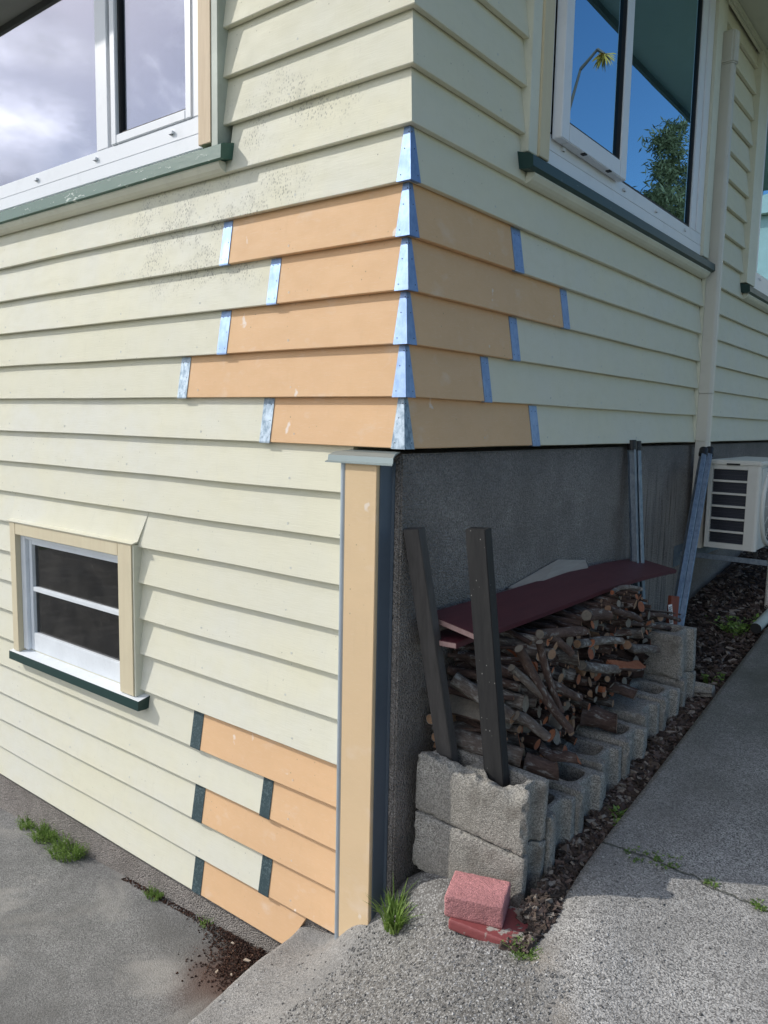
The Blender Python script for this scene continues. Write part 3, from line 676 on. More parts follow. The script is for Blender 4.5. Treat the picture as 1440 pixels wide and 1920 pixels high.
# ------------------------------------------------------------------ ground
def path_z(x, y): return -1.27+.122*min(y, 6.5)
CP = [(.10, .06, -1.335), (.25, .06, -1.345), (.38, .06, -1.345), (.0, .05, -1.40), (-.42, 0, -1.705), (-.30, 0, -1.70), (-.24, -.01, -1.665), (-.19, -.04, -1.60), (-.12, -.05, -1.525), (-.07, -.05, -1.515), (-.02, -.03, -1.475), (.02, 0, -1.44), (.06, .035, -1.34), (.15, .035, -1.325),
      (.13, -.05, -1.42), (.20, -.04, -1.355), (.27, -.05, -1.332), (.35, -.02, -1.332), (.40, -.12, -1.335), (.48, -.1, -1.31), (.5, .1, -1.30), (.44, .3, -1.275), (.25, -.15, -1.385), (.15, -.15, -1.455), (.05, -.12, -1.52), (-.05, -.15, -1.575), (-.2, -.15, -1.655), (-.3, -.15, -1.70), (-.42, -.2, -1.715),
      (-.42, -.43, -1.755), (-.25, -.4, -1.72), (-.1, -.4, -1.65), (.05, -.4, -1.57), (.2, -.4, -1.48), (.35, -.4, -1.40), (.5, -.35, -1.345), (.65, -.3, -1.315), (.55, -.15, -1.30),
      (-.42, -1, -1.84), (-.2, -1, -1.79), (.05, -1, -1.68), (.3, -1, -1.55), (.55, -1, -1.45), (.8, -1, -1.40), (.8, -.6, -1.345)]
CPa = np.array(CP)
_d = np.sqrt(((CPa[:, None, :2]-CPa[None, :, :2])**2).sum(-1)+.0025)
_A = np.block([[_d+np.eye(len(CPa))*-.02, np.c_[CPa[:, :2], np.ones(len(CPa))]], [np.c_[CPa[:, :2], np.ones(len(CPa))].T, np.zeros((3, 3))]])
_w = np.linalg.solve(_A, np.r_[CPa[:, 2], 0, 0, 0])
def ramp_z(x, y):
    d = np.sqrt((CPa[:, 0]-x)**2+(CPa[:, 1]-y)**2+.0025)
    return float(d@_w[:-3]+x*_w[-3]+y*_w[-2]+_w[-1])
def up_z(x, y):
    p = path_z(x, y)
    t = (x-.50)/.32+max(0, (y+.05))*2.4
    if y < -1: t = (x-.5)/.32
    t = min(1, max(0, t)); t = t*t*(3-2*t)
    if t >= 1: z = p
    else:
        z = ramp_z(x, max(y, -1.0))
        if y < -1: z -= .12*(-1-y)
        z = z*(1-t)+p*t
    v = Vector((x*14, y*14, 0)); rough = (1-t)*.9+.25
    return z+noise.fractal(v, .9, 2.1, 4)*.0035*rough+noise.noise(Vector((x*3, y*3, 5)))*.004
def grid(name, xs, ys, fz, mat, skip=None, parent=None):
    idx = {}; vs = []; fs = []
    def vi(i, j):
        if (i, j) not in idx: idx[(i, j)] = len(vs); vs.append((xs[i], ys[j], fz(xs[i], ys[j])))
        return idx[(i, j)]
    for i in range(len(xs)-1):
        for j in range(len(ys)-1):
            if skip and skip((xs[i]+xs[i+1])/2, (ys[j]+ys[j+1])/2): continue
            fs.append((vi(i, j), vi(i+1, j), vi(i+1, j+1), vi(i, j+1)))
    me = bpy.data.meshes.new(name); me.from_pydata(vs, [], fs); return link(name, me, mat, parent, True), vs, fs
def steps(segs):
    o = [segs[0][0]]
    for a, b, h in segs:
        n = max(1, round((b-a)/h)); o += [a+(b-a)*(i+1)/n for i in range(n)]
    return o
xs = steps([(-.42, .5, .0115), (.5, 1.1, .02), (1.1, 6, .35)]); ys = steps([(-5, -1, .25), (-1, -.5, .03), (-.5, .11, .0115), (.11, 1.2, .03), (1.2, 7, .25)])
def sk(x, y): return (x < .5 and y > .11) or (x < -.03 and y > .055)
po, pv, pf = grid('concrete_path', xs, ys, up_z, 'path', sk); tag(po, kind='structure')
# vertical faces along the open edges
me = po.data; bm = bmesh.new(); bm.from_mesh(me)
be = [e for e in bm.edges if len(e.link_faces) == 1]
r = bmesh.ops.extrude_edge_only(bm, edges=be)
for v in r['geom']:
    if isinstance(v, bmesh.types.BMVert): v.co.z = min(v.co.z-.5, -2.3 if v.co.x < .6 and v.co.y < .1 else v.co.z-.5)
for f in bm.faces:
    if abs(f.normal.z) < .5: f.smooth = False
bm.to_mesh(me); bm.free()
low = lambda x, y: -1.865+.06*max(-8, min(x, 0))+noise.noise(Vector((x*2, y*2, 1)))*.004
do, _, _ = grid('concrete_driveway', steps([(-12, -3.2, .8), (-3.2, -.40, .05)]), steps([(-12, -1.2, .8), (-1.2, .04, .05)]), low, 'drive'); tag(do, kind='structure')
go, _, _ = grid('ground', [-200, -20, 20, 200], [-200, -20, 20, 200], lambda x, y: -2.75, 'lawn'); tag(go, kind='structure')
mulch_z = lambda x, y: -1.315+.115*y+.012*noise.noise(Vector((x*6, y*6, 2)))
mo, _, _ = grid('soil_bed', steps([(-.031, .5, .04)]), steps([(.04, 7, .05)]), mulch_z, 'soil', lambda x, y: y < .25 and x < .40); tag(mo, kind='structure')

# ------------------------------------------------------------------ chips: bark mulch, soil heap
def chips(name, pts, size, mat, flat=.35, tilt=.5):
    vs = []; fs = []
    for (x, y, z) in pts:
        a = random.uniform(0, 6.28); l = size*random.uniform(.5, 1.7); w = l*random.uniform(.3, .7); h = w*flat
        q = Matrix.Rotation(a, 3, 'Z') @ Matrix.Rotation(random.gauss(0, tilt), 3, 'X') @ Matrix.Rotation(random.gauss(0, tilt*.6), 3, 'Y')
        b = len(vs)
        for sx, sy, sz in ((-1, -.7, -1), (1, -1, -1), (.8, 1, -1), (-1, .8, -1), (-.8, -.6, 1), (.9, -.8, 1), (.6, .9, 1), (-.9, .7, 1)):
            v = q @ Vector((sx*l/2*random.uniform(.8, 1.1), sy*w/2*random.uniform(.8, 1.1), sz*h/2)); vs.append((x+v.x, y+v.y, z+v.z))
        fs += [tuple(b+i for i in f) for f in ((0, 3, 2, 1), (4, 5, 6, 7), (0, 1, 5, 4), (1, 2, 6, 5), (2, 3, 7, 6), (3, 0, 4, 7))]
    me = bpy.data.meshes.new(name); me.from_pydata(vs, [], fs); return link(name, me, mat)
pts = []
for i in range(9500):
    y = .02+4.8*random.random()**1.5; x = random.uniform(.40, .50) if y < 1.62 else random.uniform(.0, .505)
    if y < .3 and x < .425: continue
    pts.append((x, y, mulch_z(x, y)+random.uniform(0, .022)+(.012 if x < .48 else 0)))
for i in range(260): x = .44+random.random()*.07; y = -.1+random.random()*.2; pts.append((x, y, max(mulch_z(x, y), up_z(x, y) if y < .05 or x > .5 else -9)+random.uniform(.0, .008)))
tag(chips('bark_mulch', pts, .024, 'mulch', .3, .7), 'dark bark mulch filling the strip beside the blocks and path', 'mulch', kind='stuff')
pts = []
def inheap(x, y):
    return math.exp(-(((x+.58)/.13)**2+((y+.06)/.085)**2)) + .55*math.exp(-(((x+.77)/.12)**2+((y+.0)/.03)**2))
for i in range(42000):
    x = random.uniform(-1.6, -.42); y = random.uniform(-.34, .028)
    p = inheap(x, y)
    if y > .004 and x > -1.5: p = max(p, .30)
    if random.random() < p: pts.append((x, y, low(x, y)+.028*inheap(x, y)*random.random()+.002))
tag(chips('soil_heap', pts, .0062, 'soilchip', .7, .8), 'dark reddish soil and debris spilled along the foot of the wall', 'soil', kind='stuff')
def heapz(x, y): return low(x, y)+.026*math.exp(-(((x+.62)/.15)**2+((y+.07)/.09)**2))
for i, (x, y, l, a) in enumerate([(-.60, -.07, .028, .5), (-.56, -.03, .02, 1.2), (-.66, -.16, .018, 2.1), (-.735, -.02, .016, .2), (-.52, -.05, .022, .9), (-.60, -.145, .014, 2.6)]):
    mb = MB(); mb.add([(-l/2, -l*.16, 0), (l*.3, -l*.2, 0), (l/2, l*.05, .001), (-l*.3, l*.2, .001), (-l/2, -l*.16, .003), (l*.3, -l*.2, .004), (l/2, l*.05, .003), (-l*.3, l*.2, .004)],
                      [(0, 3, 2, 1), (4, 5, 6, 7), (0, 1, 5, 4), (1, 2, 6, 5), (2, 3, 7, 6), (3, 0, 4, 7)])
    o = mb.build('wood_chip', 'chip_w', tf=Matrix.Identity(4)); o.location = (x, y, heapz(x, y)+.006); o.rotation_euler = (.1, .1, a)
    tag(o, 'small pale wood chip lying on the dark soil heap', 'wood chip', 'pale chips on the soil heap')

M_['stone'] = mulchm('aggregate_stones', [(.16, .155, .15), (.24, .235, .225), (.33, .325, .315), (.11, .11, .108), (.42, .41, .39), (.20, .19, .175), (.27, .26, .24), (.56, .55, .53)])
pts = []
while len(pts) < 15000:
    x = random.uniform(-.41, 1.25); y = random.uniform(-1.05, .42)
    if x < .5 and y > -.03: continue
    f = (x-.60)+(y+.16)*.75+noise.noise(Vector((x*7, y*7, 0)))*.1
    p = .9 if (f < 0 and x > -.12+noise.noise(Vector((x*5, y*5, 9)))*.12) else .07
    if random.random() < p: pts.append((x, y, up_z(x, y)+.0002))
tag(chips('exposed_aggregate', pts, .0058, 'stone', .8, .5), 'small exposed stones set in the worn concrete of the ramp', 'gravel', kind='stuff')
# ------------------------------------------------------------------ concrete blocks
def block_mesh(seed, chip=.0, filled=False, b=.095):
    cu = bpy.data.curves.new('b', 'CURVE'); cu.dimensions = '2D'; cu.fill_mode = 'BOTH'
    def sp(pts):
        s = cu.splines.new('POLY'); s.points.add(len(pts)-1); s.use_cyclic_u = True
        for p, q in zip(s.points, pts): p.co = (q[0], q[1], 0, 1)
    a = .195; hy = b-.034; gr = .038 if b > .08 else .027
    sp([(-a, -b), (a, -b), (a, -b+gr), (a-.030, -b+gr+.010), (a-.030, b-gr-.010), (a, b-gr), (a, b), (-a, b), (-a, b-gr), (-a+.030, b-gr-.010), (-a+.030, -b+gr+.010), (-a, -b+gr)])
    if not filled:
        for cx in (-.085, .085):
            pts = []
            for i in range(20):
                t = 2*math.pi*i/20; c, s_ = math.cos(t), math.sin(t)
                pts.append((cx+.062*math.copysign(abs(c)**.5, c), .93*hy*math.copysign(abs(s_)**.5, s_)))
            sp(pts)
    cu.extrude = .095
    o = bpy.data.objects.new('tmp', cu); C.objects.link(o)
    dg = bpy.context.evaluated_depsgraph_get(); me = bpy.data.meshes.new_from_object(o.evaluated_get(dg)); bpy.data.objects.remove(o)
    o = bpy.data.objects.new('tmp', me); C.objects.link(o)
    bm = bmesh.new(); bm.from_mesh(me); bmesh.ops.remove_doubles(bm, verts=bm.verts, dist=.0005); bmesh.ops.recalc_face_normals(bm, faces=bm.faces); bm.to_mesh(me); bm.free()
    md = o.modifiers.new('r', 'REMESH'); md.mode = 'VOXEL'; md.voxel_size = .0052
    dg = bpy.context.evaluated_depsgraph_get(); me2 = bpy.data.meshes.new_from_object(o.evaluated_get(dg)); bpy.data.objects.remove(o)
    for v in me2.vertices:
        p = v.co; q = Vector((p.x*22+seed*7, p.y*22, p.z*22)); n = noise.fractal(q, .9, 2.1, 4)
        ex = a-abs(p.x); ey = b-abs(p.y); ez = .095-abs(p.z)
        edge = sorted((ex, ey, ez))[1]
        wear = max(0, 1-edge/.016); dv = v.normal*(n*.0014) - Vector((p.x/a, p.y/b, p.z/.095))*wear*(.0015+.016*max(0, n-.08))
        if chip and p.z > .04 and p.y < -.03:
            c = noise.fractal(Vector((p.x*10+seed, p.y*9, 1)), 1.0, 2, 4)
            k = max(0, (p.z-.04)/.055)*min(1, max(0, (-p.y+b-.075)/.02))
            dv.z -= chip*k*(.35+c)*.024; dv.y += chip*k*max(0, .5+c)*.008
        v.co = p+dv
    me2.polygons.foreach_set('use_smooth', [True]*len(me2.polygons)); me2.set_sharp_from_angle(angle=R(32))
    return me2
bmeshes = [block_mesh(1), block_mesh(2), block_mesh(3, 0, True)]
chipm = block_mesh(5, 1.0, False, .07); frontm = block_mesh(8, .12, False, .07)
def put_block(me, loc, rot, label, group=None):
    o = link('concrete_block', me.copy(), 'block', None, False); o.location = loc; o.rotation_euler = rot
    tag(o, label, 'concrete block', group); return o
put_block(chipm, (.210, .145, -1.058), (R(1), R(2.2), R(-1)), 'chipped grey concrete block on top of the near stack, holding the two posts', 'grey hollow blocks holding the firewood')
put_block(frontm, (.205, .147, -1.2525), (R(0), R(2.5), R(0)), 'grey concrete block at the bottom of the near two-high stack behind the red pavers', 'grey hollow blocks holding the firewood')
yy = .315
names = ['first', 'second', 'third', 'fourth', 'fifth', 'sixth']
offs = [(.0, -1.198, 1.5), (.012, -1.178, -2), (-.005, -1.168, 1), (.01, -1.142, -1.5), (-.008, -1.118, 2), (.004, -1.098, -1)]
for i in range(6):
    dx, zc, rz = offs[i]
    put_block(bmeshes[[0, 1, 0, 1, 2, 1][i]], (.215+dx, yy, zc), (R(random.uniform(-1, 1)), R(random.uniform(-1.5, 1)), R(rz+(180 if i % 2 else 0))),
              'hollow grey block under the logs, %s behind the near two-high stack' % names[i], 'grey hollow blocks holding the firewood')
    yy += .2
put_block(bmeshes[2], (.215, 1.548, -1.088), (0, 0, R(2)), 'grey block at the bottom of the two-high stack at the far end of the firewood', 'grey hollow blocks holding the firewood')
put_block(bmeshes[0], (.205, 1.552, -.898), (R(1), R(-1), R(-2)), 'grey block on top at the far end of the firewood', 'grey hollow blocks holding the firewood')
rk = MB(); rk.cyl((-.05, 0, 0), (.05, 0, .01), .04, 7, r2=.03); rk = rk.build('rubble_piece', 'block', None, .012); rk.location = (.43, 1.66, -1.085); tag(rk, 'lump of broken pale concrete beside the far end of the block row', 'rubble')

# pavers
def slab_mesh(lx, ly, lz, seed, vox=.0045, amp=.0013):
    mb = MB(); mb.box(-lx/2, lx/2, -ly/2, ly/2, -lz/2, lz/2); o = mb.build('tmp', 'brick', None, bevel=.003)
    md = o.modifiers.new('r', 'REMESH'); md.mode = 'VOXEL'; md.voxel_size = vox
    dg = bpy.context.evaluated_depsgraph_get(); me2 = bpy.data.meshes.new_from_object(o.evaluated_get(dg)); bpy.data.objects.remove(o)
    for v in me2.vertices: v.co += v.normal*noise.fractal(v.co*60+Vector((seed, 0, 0)), .9, 2, 3)*amp
    return me2
me = slab_mesh(.165, .125, .066, 1, .0035, .0009); me.materials.clear(); pb = link('red_paver', me, 'brick', None, True); pb.location = (.313, -.022, -1.272); pb.rotation_euler = (R(2), R(0), R(19))
tag(pb, 'thick pink red paver lying on top of the thin broken one', 'paver')
me = slab_mesh(.205, .150, .032, 2, .004, .0006); me.materials.clear(); pb2 = link('red_paver', me, 'brick_low', None, True); pb2.location = (.362, -.022, -1.3215); pb2.rotation_euler = (R(1.5), R(1), R(8))
tag(pb2, 'thin dark red paver with mortar patch underneath the pink one', 'paver')

# ------------------------------------------------------------------ posts and boards by the wood stack
def plank(name, a, b, w, t, wdir, mats, bevel=.002, seg=1, sag=0.0, endmi=None):
    """plank with its axis from a to b; w along wdir, t across"""
    a = Vector(a); b = Vector(b); ax = (b-a); Ln = ax.length; ax.normalize(); wd = Vector(wdir); wd = (wd-ax*wd.dot(ax)).normalized(); td = ax.cross(wd)
    mb = MB(); mid = (a+b)/2; vs = []; P = [(-w/2, -t/2), (w/2, -t/2), (w/2, t/2), (-w/2, t/2)]
    def fn(u, p, q, i, n):
        v = a+ax*u+wd*p+td*q; s_ = sag(u/Ln) if callable(sag) else 0; v.z += s_; return tuple(v-mid)
    mb.prism(P, fn, 0, Ln, 0, seg)
    if endmi is not None:
        mb.m[0] = endmi; mb.m[1] = endmi
    o = mb.build(name, mats, None, bevel); o.location = mid; return o
p1 = plank('timber_post', (.104, .148, -1.05), (.001, .056, -.250), .058, .036, (1, 0, 0), 'greypost'); tag(p1, 'weathered dark timber post leaning back against the foundation corner, nearest the wall', 'post')
p2 = plank('timber_post', (.270, .152, -1.05), (.217, .070, -.230), .066, .038, (1, 0, 0), 'darkpost'); tag(p2, 'black painted timber post speckled white, standing upright in the chipped block', 'post')
sagf = lambda t: -.018*math.sin(t*math.pi)+.012*math.sin(t*9)
rb = plank('maroon_board', (.100, .125, -.550), (.108, 1.935, -.600), .198, .018, (1, -.35, -.17), ['maroon', 'board_end'], .0015, 14, lambda t: .016*math.sin(t*math.pi)-.006*math.sin(t*6.28), 1)
tag(rb, 'long warped maroon board laid over the top of the firewood', 'board')
rb2 = plank('maroon_board', (.075, .10, -.600), (.085, .70, -.590), .125, .018, (1, 0, .05), ['maroon', 'board_end'], .0015, 2, 0, 1)
tag(rb2, 'short maroon board under the near end of the long one', 'board')
mb = MB(); PL = [(-.022, .70, -.535), (-.022, 1.11, -.482), (-.010, 1.36, -.515), (.05, 1.28, -.560), (.04, .80, -.560)]
mb.add([Vector(v)-Vector((.04, .98, -.55)) for v in PL]+[Vector(v)-Vector((.04, .98, -.55))+Vector((0, 0, -.009)) for v in PL], [(0, 1, 2, 3, 4), (9, 8, 7, 6, 5)]+[(i, (i+1) % 5, 5+(i+1) % 5, 5+i) for i in range(5)])
ply = mb.build('plywood_offcut', 'ply'); ply.location = (.04, .98, -.55); tag(ply, 'pale grey plywood offcut leaning on the wall behind the maroon board', 'plywood')

# ------------------------------------------------------------------ firewood
def log_mesh(L_, r, seed, bend=.012, n=11, seg=6, taper=.12, cutrot=0):
    rnd = random.Random(seed); vs = []; fs = []; mi = []; flat = []
    by = rnd.uniform(-1, 1)*bend; bz = rnd.uniform(-1, 1)*bend; knot = rnd.uniform(.2, .8)
    ov = rnd.uniform(.85, 1.12); split = rnd.random() < .22; fl = rnd.uniform(-.15, .35)
    for i in range(seg+1):
        t = i/seg; x = (t-.5)*L_; cy = by*math.sin(t*math.pi)+.3*by*math.sin(t*7); cz = bz*math.sin(t*math.pi)
        rr = r*(1-taper*t)*(1+.16*math.exp(-((t-knot)/.09)**2))
        for j in range(n):
            a = 2*math.pi*j/n; q = noise.noise(Vector((math.cos(a)*1.2+seed, math.sin(a)*1.2, t*2.5)))
            k = rr*(1+.16*q); xx = x
            if i == seg: xx += cutrot*math.cos(a)*r
            yy_ = k*math.cos(a)*ov; flat.append(split and yy_ > fl*rr)
            if flat[-1]: yy_ = fl*rr+.0015*q
            vs.append((xx, cy+yy_, cz+k*math.sin(a)))
    for i in range(seg):
        for j in range(n): fs.append((i*n+j, i*n+(j+1) % n, (i+1)*n+(j+1) % n, (i+1)*n+j)); mi.append(1 if flat[i*n+j] and flat[i*n+(j+1) % n] else 0)
    # recessed heart rings on both ends so the bark rim shows
    for base, sgn in ((0, -1), (seg*n, 1)):
        ring0 = [base+j for j in range(n)]; b = len(vs); cx = sum((Vector(vs[q]) for q in ring0), Vector())/n
        for q in ring0:
            v = Vector(vs[q]); vs.append(tuple(cx+(v-cx)*.88))
        for j in range(n): fs.append((ring0[j], b+j, b+(j+1) % n, ring0[(j+1) % n]) if sgn > 0 else (ring0[j], ring0[(j+1) % n], b+(j+1) % n, b+j)); mi.append(0)
        fs.append(tuple(b+j for j in range(n)) if sgn > 0 else tuple(b+j for j in range(n))[::-1]); mi.append(1)
    me = bpy.data.meshes.new('log'); me.from_pydata(vs, [], fs); me.polygons.foreach_set('material_index', mi)
    me.polygons.foreach_set('use_smooth', [m == 0 for m in mi]); return me
WOODG = 'cut logs and branches in the firewood stack'
def put_log(a, b, r, seed, barkm='bark', endm='end_tan', label=None, bend=.012, **k):
    a = Vector(a); b = Vector(b); me = log_mesh((b-a).length, r, seed, bend, **k)
    o = link('log', me, [barkm, endm]); o.location = (a+b)/2
    o.rotation_mode = 'QUATERNION'; o.rotation_quaternion = (b-a).to_track_quat('X', 'Z') @ Matrix.Rotation(random.uniform(0, 6.28), 3, 'X').to_quaternion()
    tag(o, label or 'log', 'log', WOODG); return o
def top_z(y):
    if y < .42: return -.84+(y-.2)*1.0
    if y < 1.32: return -.615+.02*math.sin(y*7)
    if y < 1.60: return -.615-(y-1.32)*.55
    return -.77-(y-1.60)*.9
def bot_z(y): return -1.098+.09*(y-.3) if y < 1.46 else -.785
random.seed(5)
circ = []
def fits(y, z, r, tol=.86):
    if z-r < bot_z(y)-.004 or z+r > top_z(y)+.006: return False
    for (a, b, c) in circ:
        if (a-y)**2+(b-z)**2 < ((c+r)*tol)**2: return False
    return True
for r0, r1, tries in ((.026, .033, 200), (.019, .026, 1300), (.014, .019, 6000), (.010, .014, 14000)):
    for _ in range(tries):
        r = random.uniform(r0, r1); y = random.uniform(.235, 1.64); z = random.uniform(-1.1, -.55)
        if r > .028 and z > -.95 and random.random() < .6: continue
        if len(circ) < 268 and fits(y, z, r): circ.append((y, z, r))
def cls(r): return 'thick' if r > .026 else ('medium' if r > .017 else 'thin')
for i, (y, z, r) in enumerate(circ):
    e = random.choices(['end_orange', 'end_tan', 'end_grey'], [.28, .30, .42])[0]; bk = random.choice(['bark', 'bark', 'bark', 'bark_pale'])
    xe = .25+random.uniform(-.045, .04)+(.02 if z < -1.0 else 0); xs_ = random.uniform(-.02, .02)
    sl1 = random.gauss(0, .07); sl2 = random.gauss(0, .03)
    ename = {'end_orange': 'an orange', 'end_tan': 'a tan', 'end_grey': 'a grey'}[e]
    where = ['near', 'middle', 'far'][min(2, int((y-.2)/.48))]; hgt = 'low' if z < -.95 else ('halfway up' if z < -.78 else 'high')
    yb = max(y+sl1, .215)
    put_log((xs_, yb, z+sl2), (xe, y, z), r, i, bk, e, '%s log with %s cut end, %s in the %s third of the stack' % (cls(r), ename, hgt, where), bend=.012, cutrot=random.uniform(-.5, .5))
for i, (x, z, r) in enumerate([(.005, -.79, .014), (-.002, -.885, .02), (.012, -.945, .017), (.05, -.87, .02)]):
    put_log((x+.01, .42, z), (x, .165+.01*i, z), r, 700+i, 'bark_pale', 'end_tan', ['thin pale stick end poking out left of the leaning post, uppermost', 'stick end poking out left of the leaning post, middle one', 'stick end poking out left of the leaning post, lowest', 'stick end just behind the leaning post'][i])
# sticks lying askew over the face of the stack
SK = [((.285, .215, -.60), (.335, .50, -.93), .019, 'long straight stick slanting down the near face of the stack'),
      ((.27, .20, -.66), (.315, .37, -.80), .0145, 'short mottled stick slanting beside the black post'),
      ((.30, .32, -.60), (.32, .46, -.86), .014, 'thin stick leaning steeply on the near face of the stack'),
      ((.275, .44, -.615), (.30, .56, -.69), .018, 'stubby stick below the maroon board'),
      ((.06, .215, -.745), (.26, .25, -.835), .030, 'pale lichened branch lying between the two posts'),
      ((.07, .205, -.93), (.30, .235, -.945), .038, 'thick pale log lying between the two posts low down'),
      ((.27, .24, -.82), (.33, .34, -.905), .022, 'lichen spotted log with a white knot beside the black post'),
      ((.26, .40, -.600), (.30, .66, -.635), .021, 'curved log just under the maroon board with a round end'),
      ((.27, .40, -.74), (.30, .64, -.865), .020, 'slanting grey log in the middle of the stack'),
      ((.27, 1.28, -.70), (.30, 1.72, -.80), .012, 'long thin branch sticking out at the far end of the stack'),
      ((.25, 1.20, -.72), (.30, 1.66, -.83), .013, 'second thin branch sticking out low at the far end'),
      ((.24, 1.32, -.665), (.28, 1.78, -.78), .011, 'topmost thin branch sticking out at the far end'),
      ((.29, 1.10, -.78), (.31, 1.40, -.86), .023, 'pale tan log lying lengthwise near the far end'),
      ((.275, .66, -.685), (.30, 1.02, -.745), .019, 'white lichened branch lying lengthwise in mid stack'),
      ((.28, .70, -.77), (.31, .96, -.84), .022, 'whitish lichened log lying lengthwise below mid stack'),
      ((.26, .96, -.615), (.29, 1.22, -.70), .018, 'forked tan branch near the top of the stack'),
      ((.27, .74, -.60), (.28, .92, -.63), .025, 'short brown log tucked under the maroon board'),
      ((.30, .92, -.815), (.31, 1.22, -.885), .030, 'rough barked thick log lying lengthwise near the far end'),
      ((.25, 1.02, -.565), (.28, 1.25, -.585), .012, 'pale splintered stick on top under the maroon board'),
      ((.28, .30, -.985), (.375, .33, -1.0), .040, 'big low log with an orange cut end above the chipped block'),
      ((.25, .46, -1.015), (.37, .50, -1.03), .042, 'second big low log with a split orange end'),
      ((.24, .82, -1.0), (.36, .85, -1.01), .044, 'big dark log resting on the hollow blocks in mid row'),
      ((.22, 1.05, -.97), (.34, 1.08, -.98), .046, 'big rough log resting on the blocks toward the far end')]
for i, (a, b, r, lb) in enumerate(SK):
    r *= .84
    lowl = 'orange' in lb
    put_log(a, b, r, 500+i, 'bark_pale' if ('pale' in lb or 'lichen' in lb or 'mottled' in lb) else 'bark', 'end_orange' if lowl else random.choice(['end_tan', 'end_grey', 'end_orange']), lb, bend=.004 if i in (4, 5) else .014, cutrot=random.uniform(-.4, .4))

vv = []; ff = []; mm_ = []; small = []
for _ in range(60000):
    if len(small) >= 330: break
    r = random.uniform(.0065, .0115); y = random.uniform(.225, 1.64); z = random.uniform(-1.1, -.56)
    if z-r < bot_z(y) or z+r > top_z(y)+.008: continue
    if any((a-y)**2+(b-z)**2 < ((c+r)*.80)**2 for a, b, c in circ) or any((a-y)**2+(b-z)**2 < ((c+r)*.8)**2 for a, b, c in small): continue
    small.append((y, z, r))
for i, (y, z, r) in enumerate(small):
    L_ = random.uniform(.20, .27); me = log_mesh(L_, r, 900+i, .008, 7, 3); a = Vector((-.01, max(.215, y+random.gauss(0, .05)), z+random.gauss(0, .02))); b = Vector((L_-.01, y, z))
    q = (b-a).to_track_quat('X', 'Z').to_matrix(); c = (a+b)/2; k0 = len(vv)
    vv += [tuple(c+q@v.co) for v in me.vertices]; ff += [tuple(k0+t for t in p.vertices) for p in me.polygons]; mm_ += [p.material_index for p in me.polygons]; bpy.data.meshes.remove(me)
me = bpy.data.meshes.new('packed_sticks'); me.from_pydata(vv, [], ff); o = link('packed_sticks', me, ['bark', 'end_tan']); me.polygons.foreach_set('material_index', mm_)
tag(o, 'thin twigs packed into the gaps between the larger logs of the stack', 'twigs', kind='stuff')
# stake with sticker
st = plank('stake', (.275, 1.675, -1.0), (.262, 1.735, -.695), .052, .02, (.45, .9, 0), 'redstake'); 
mb = MB(); mb.box(-.011, .011, -.0004, .0004, -.045, .045); lb_ = mb.build('sticker', 'label', st)
mb = MB()
for q in range(13): z = -.038+q*.0058; mb.box(-.008, .008-.004*(q % 3 == 1), -.0010, -.0005, z, z+(.0024 if q % 2 else .0036))
bc = mb.build('barcode', 'ink', lb_)
lb_.location = (-.002, -.0125, .075); lb_.rotation_euler = (R(-5), R(-5), R(63))
tag(st, 'red brown stake with a white barcode sticker at the far end of the firewood', 'stake')

# ------------------------------------------------------------------ steel posts
def steel(a, b, roll, label):
    a = Vector(a); b = Vector(b); Ln = (b-a).length
    e = empty('steel_post', a); e.rotation_mode = 'QUATERNION'; e.rotation_quaternion = (b-a).to_track_quat('Z', 'Y') @ Matrix.Rotation(roll, 3, 'Z').to_quaternion()
    tag(e, label, 'metal post', 'zinc steel posts leaning on the wall')
    mb = MB(); P = [(-.014, -.016), (.014, -.016), (.018, -.010), (.018, .012), (.014, .014), (.014, -.008), (-.014, -.008), (-.014, .014), (-.018, .012), (-.018, -.010)]
    mb.prism(P, lambda u, p, q, i, n: (p, q, u), 0, Ln-.02); body = mb.build('channel', 'steel', e)
    mb = MB(); k = 0
    z = .10
    while z < Ln-.05:
        n = 10; vs = [(.0045*math.cos(6.283*i/n), -.0164, z+.0045*math.sin(6.283*i/n)) for i in range(n)]
        mb.add(vs+[(x, -.0155, zz) for x, _, zz in vs], [tuple(range(n))]+[(i, (i+1) % n, n+(i+1) % n, n+i) for i in range(n)]); z += .165
    mb.build('hole', 'ink', body)
    mb = MB(); mb.cyl((0, -.001, Ln-.045), (0, -.001, Ln), .0225, 16); mb.cyl((0, -.001, Ln-.036), (0, -.001, Ln-.030), .0235, 16); mb.build('end_cap', 'cap', e, bevel=.002, smooth=False)
    return e
steel((.10, 1.765, -1.02), (.0, 1.80, .005), R(-65), 'upright steel post against the foundation, left of its pair')
steel((.11, 1.81, -1.02), (.003, 1.855, .0), R(-80), 'upright steel post against the foundation, right of its pair')
steel((.235, 1.78, -1.0), (.105, 2.60, -.045), R(-62), 'leaning steel post by the heat pump, left of its pair')
steel((.258, 1.815, -1.0), (.124, 2.645, -.043), R(-72), 'leaning steel post touching the heat pump, right of its pair')

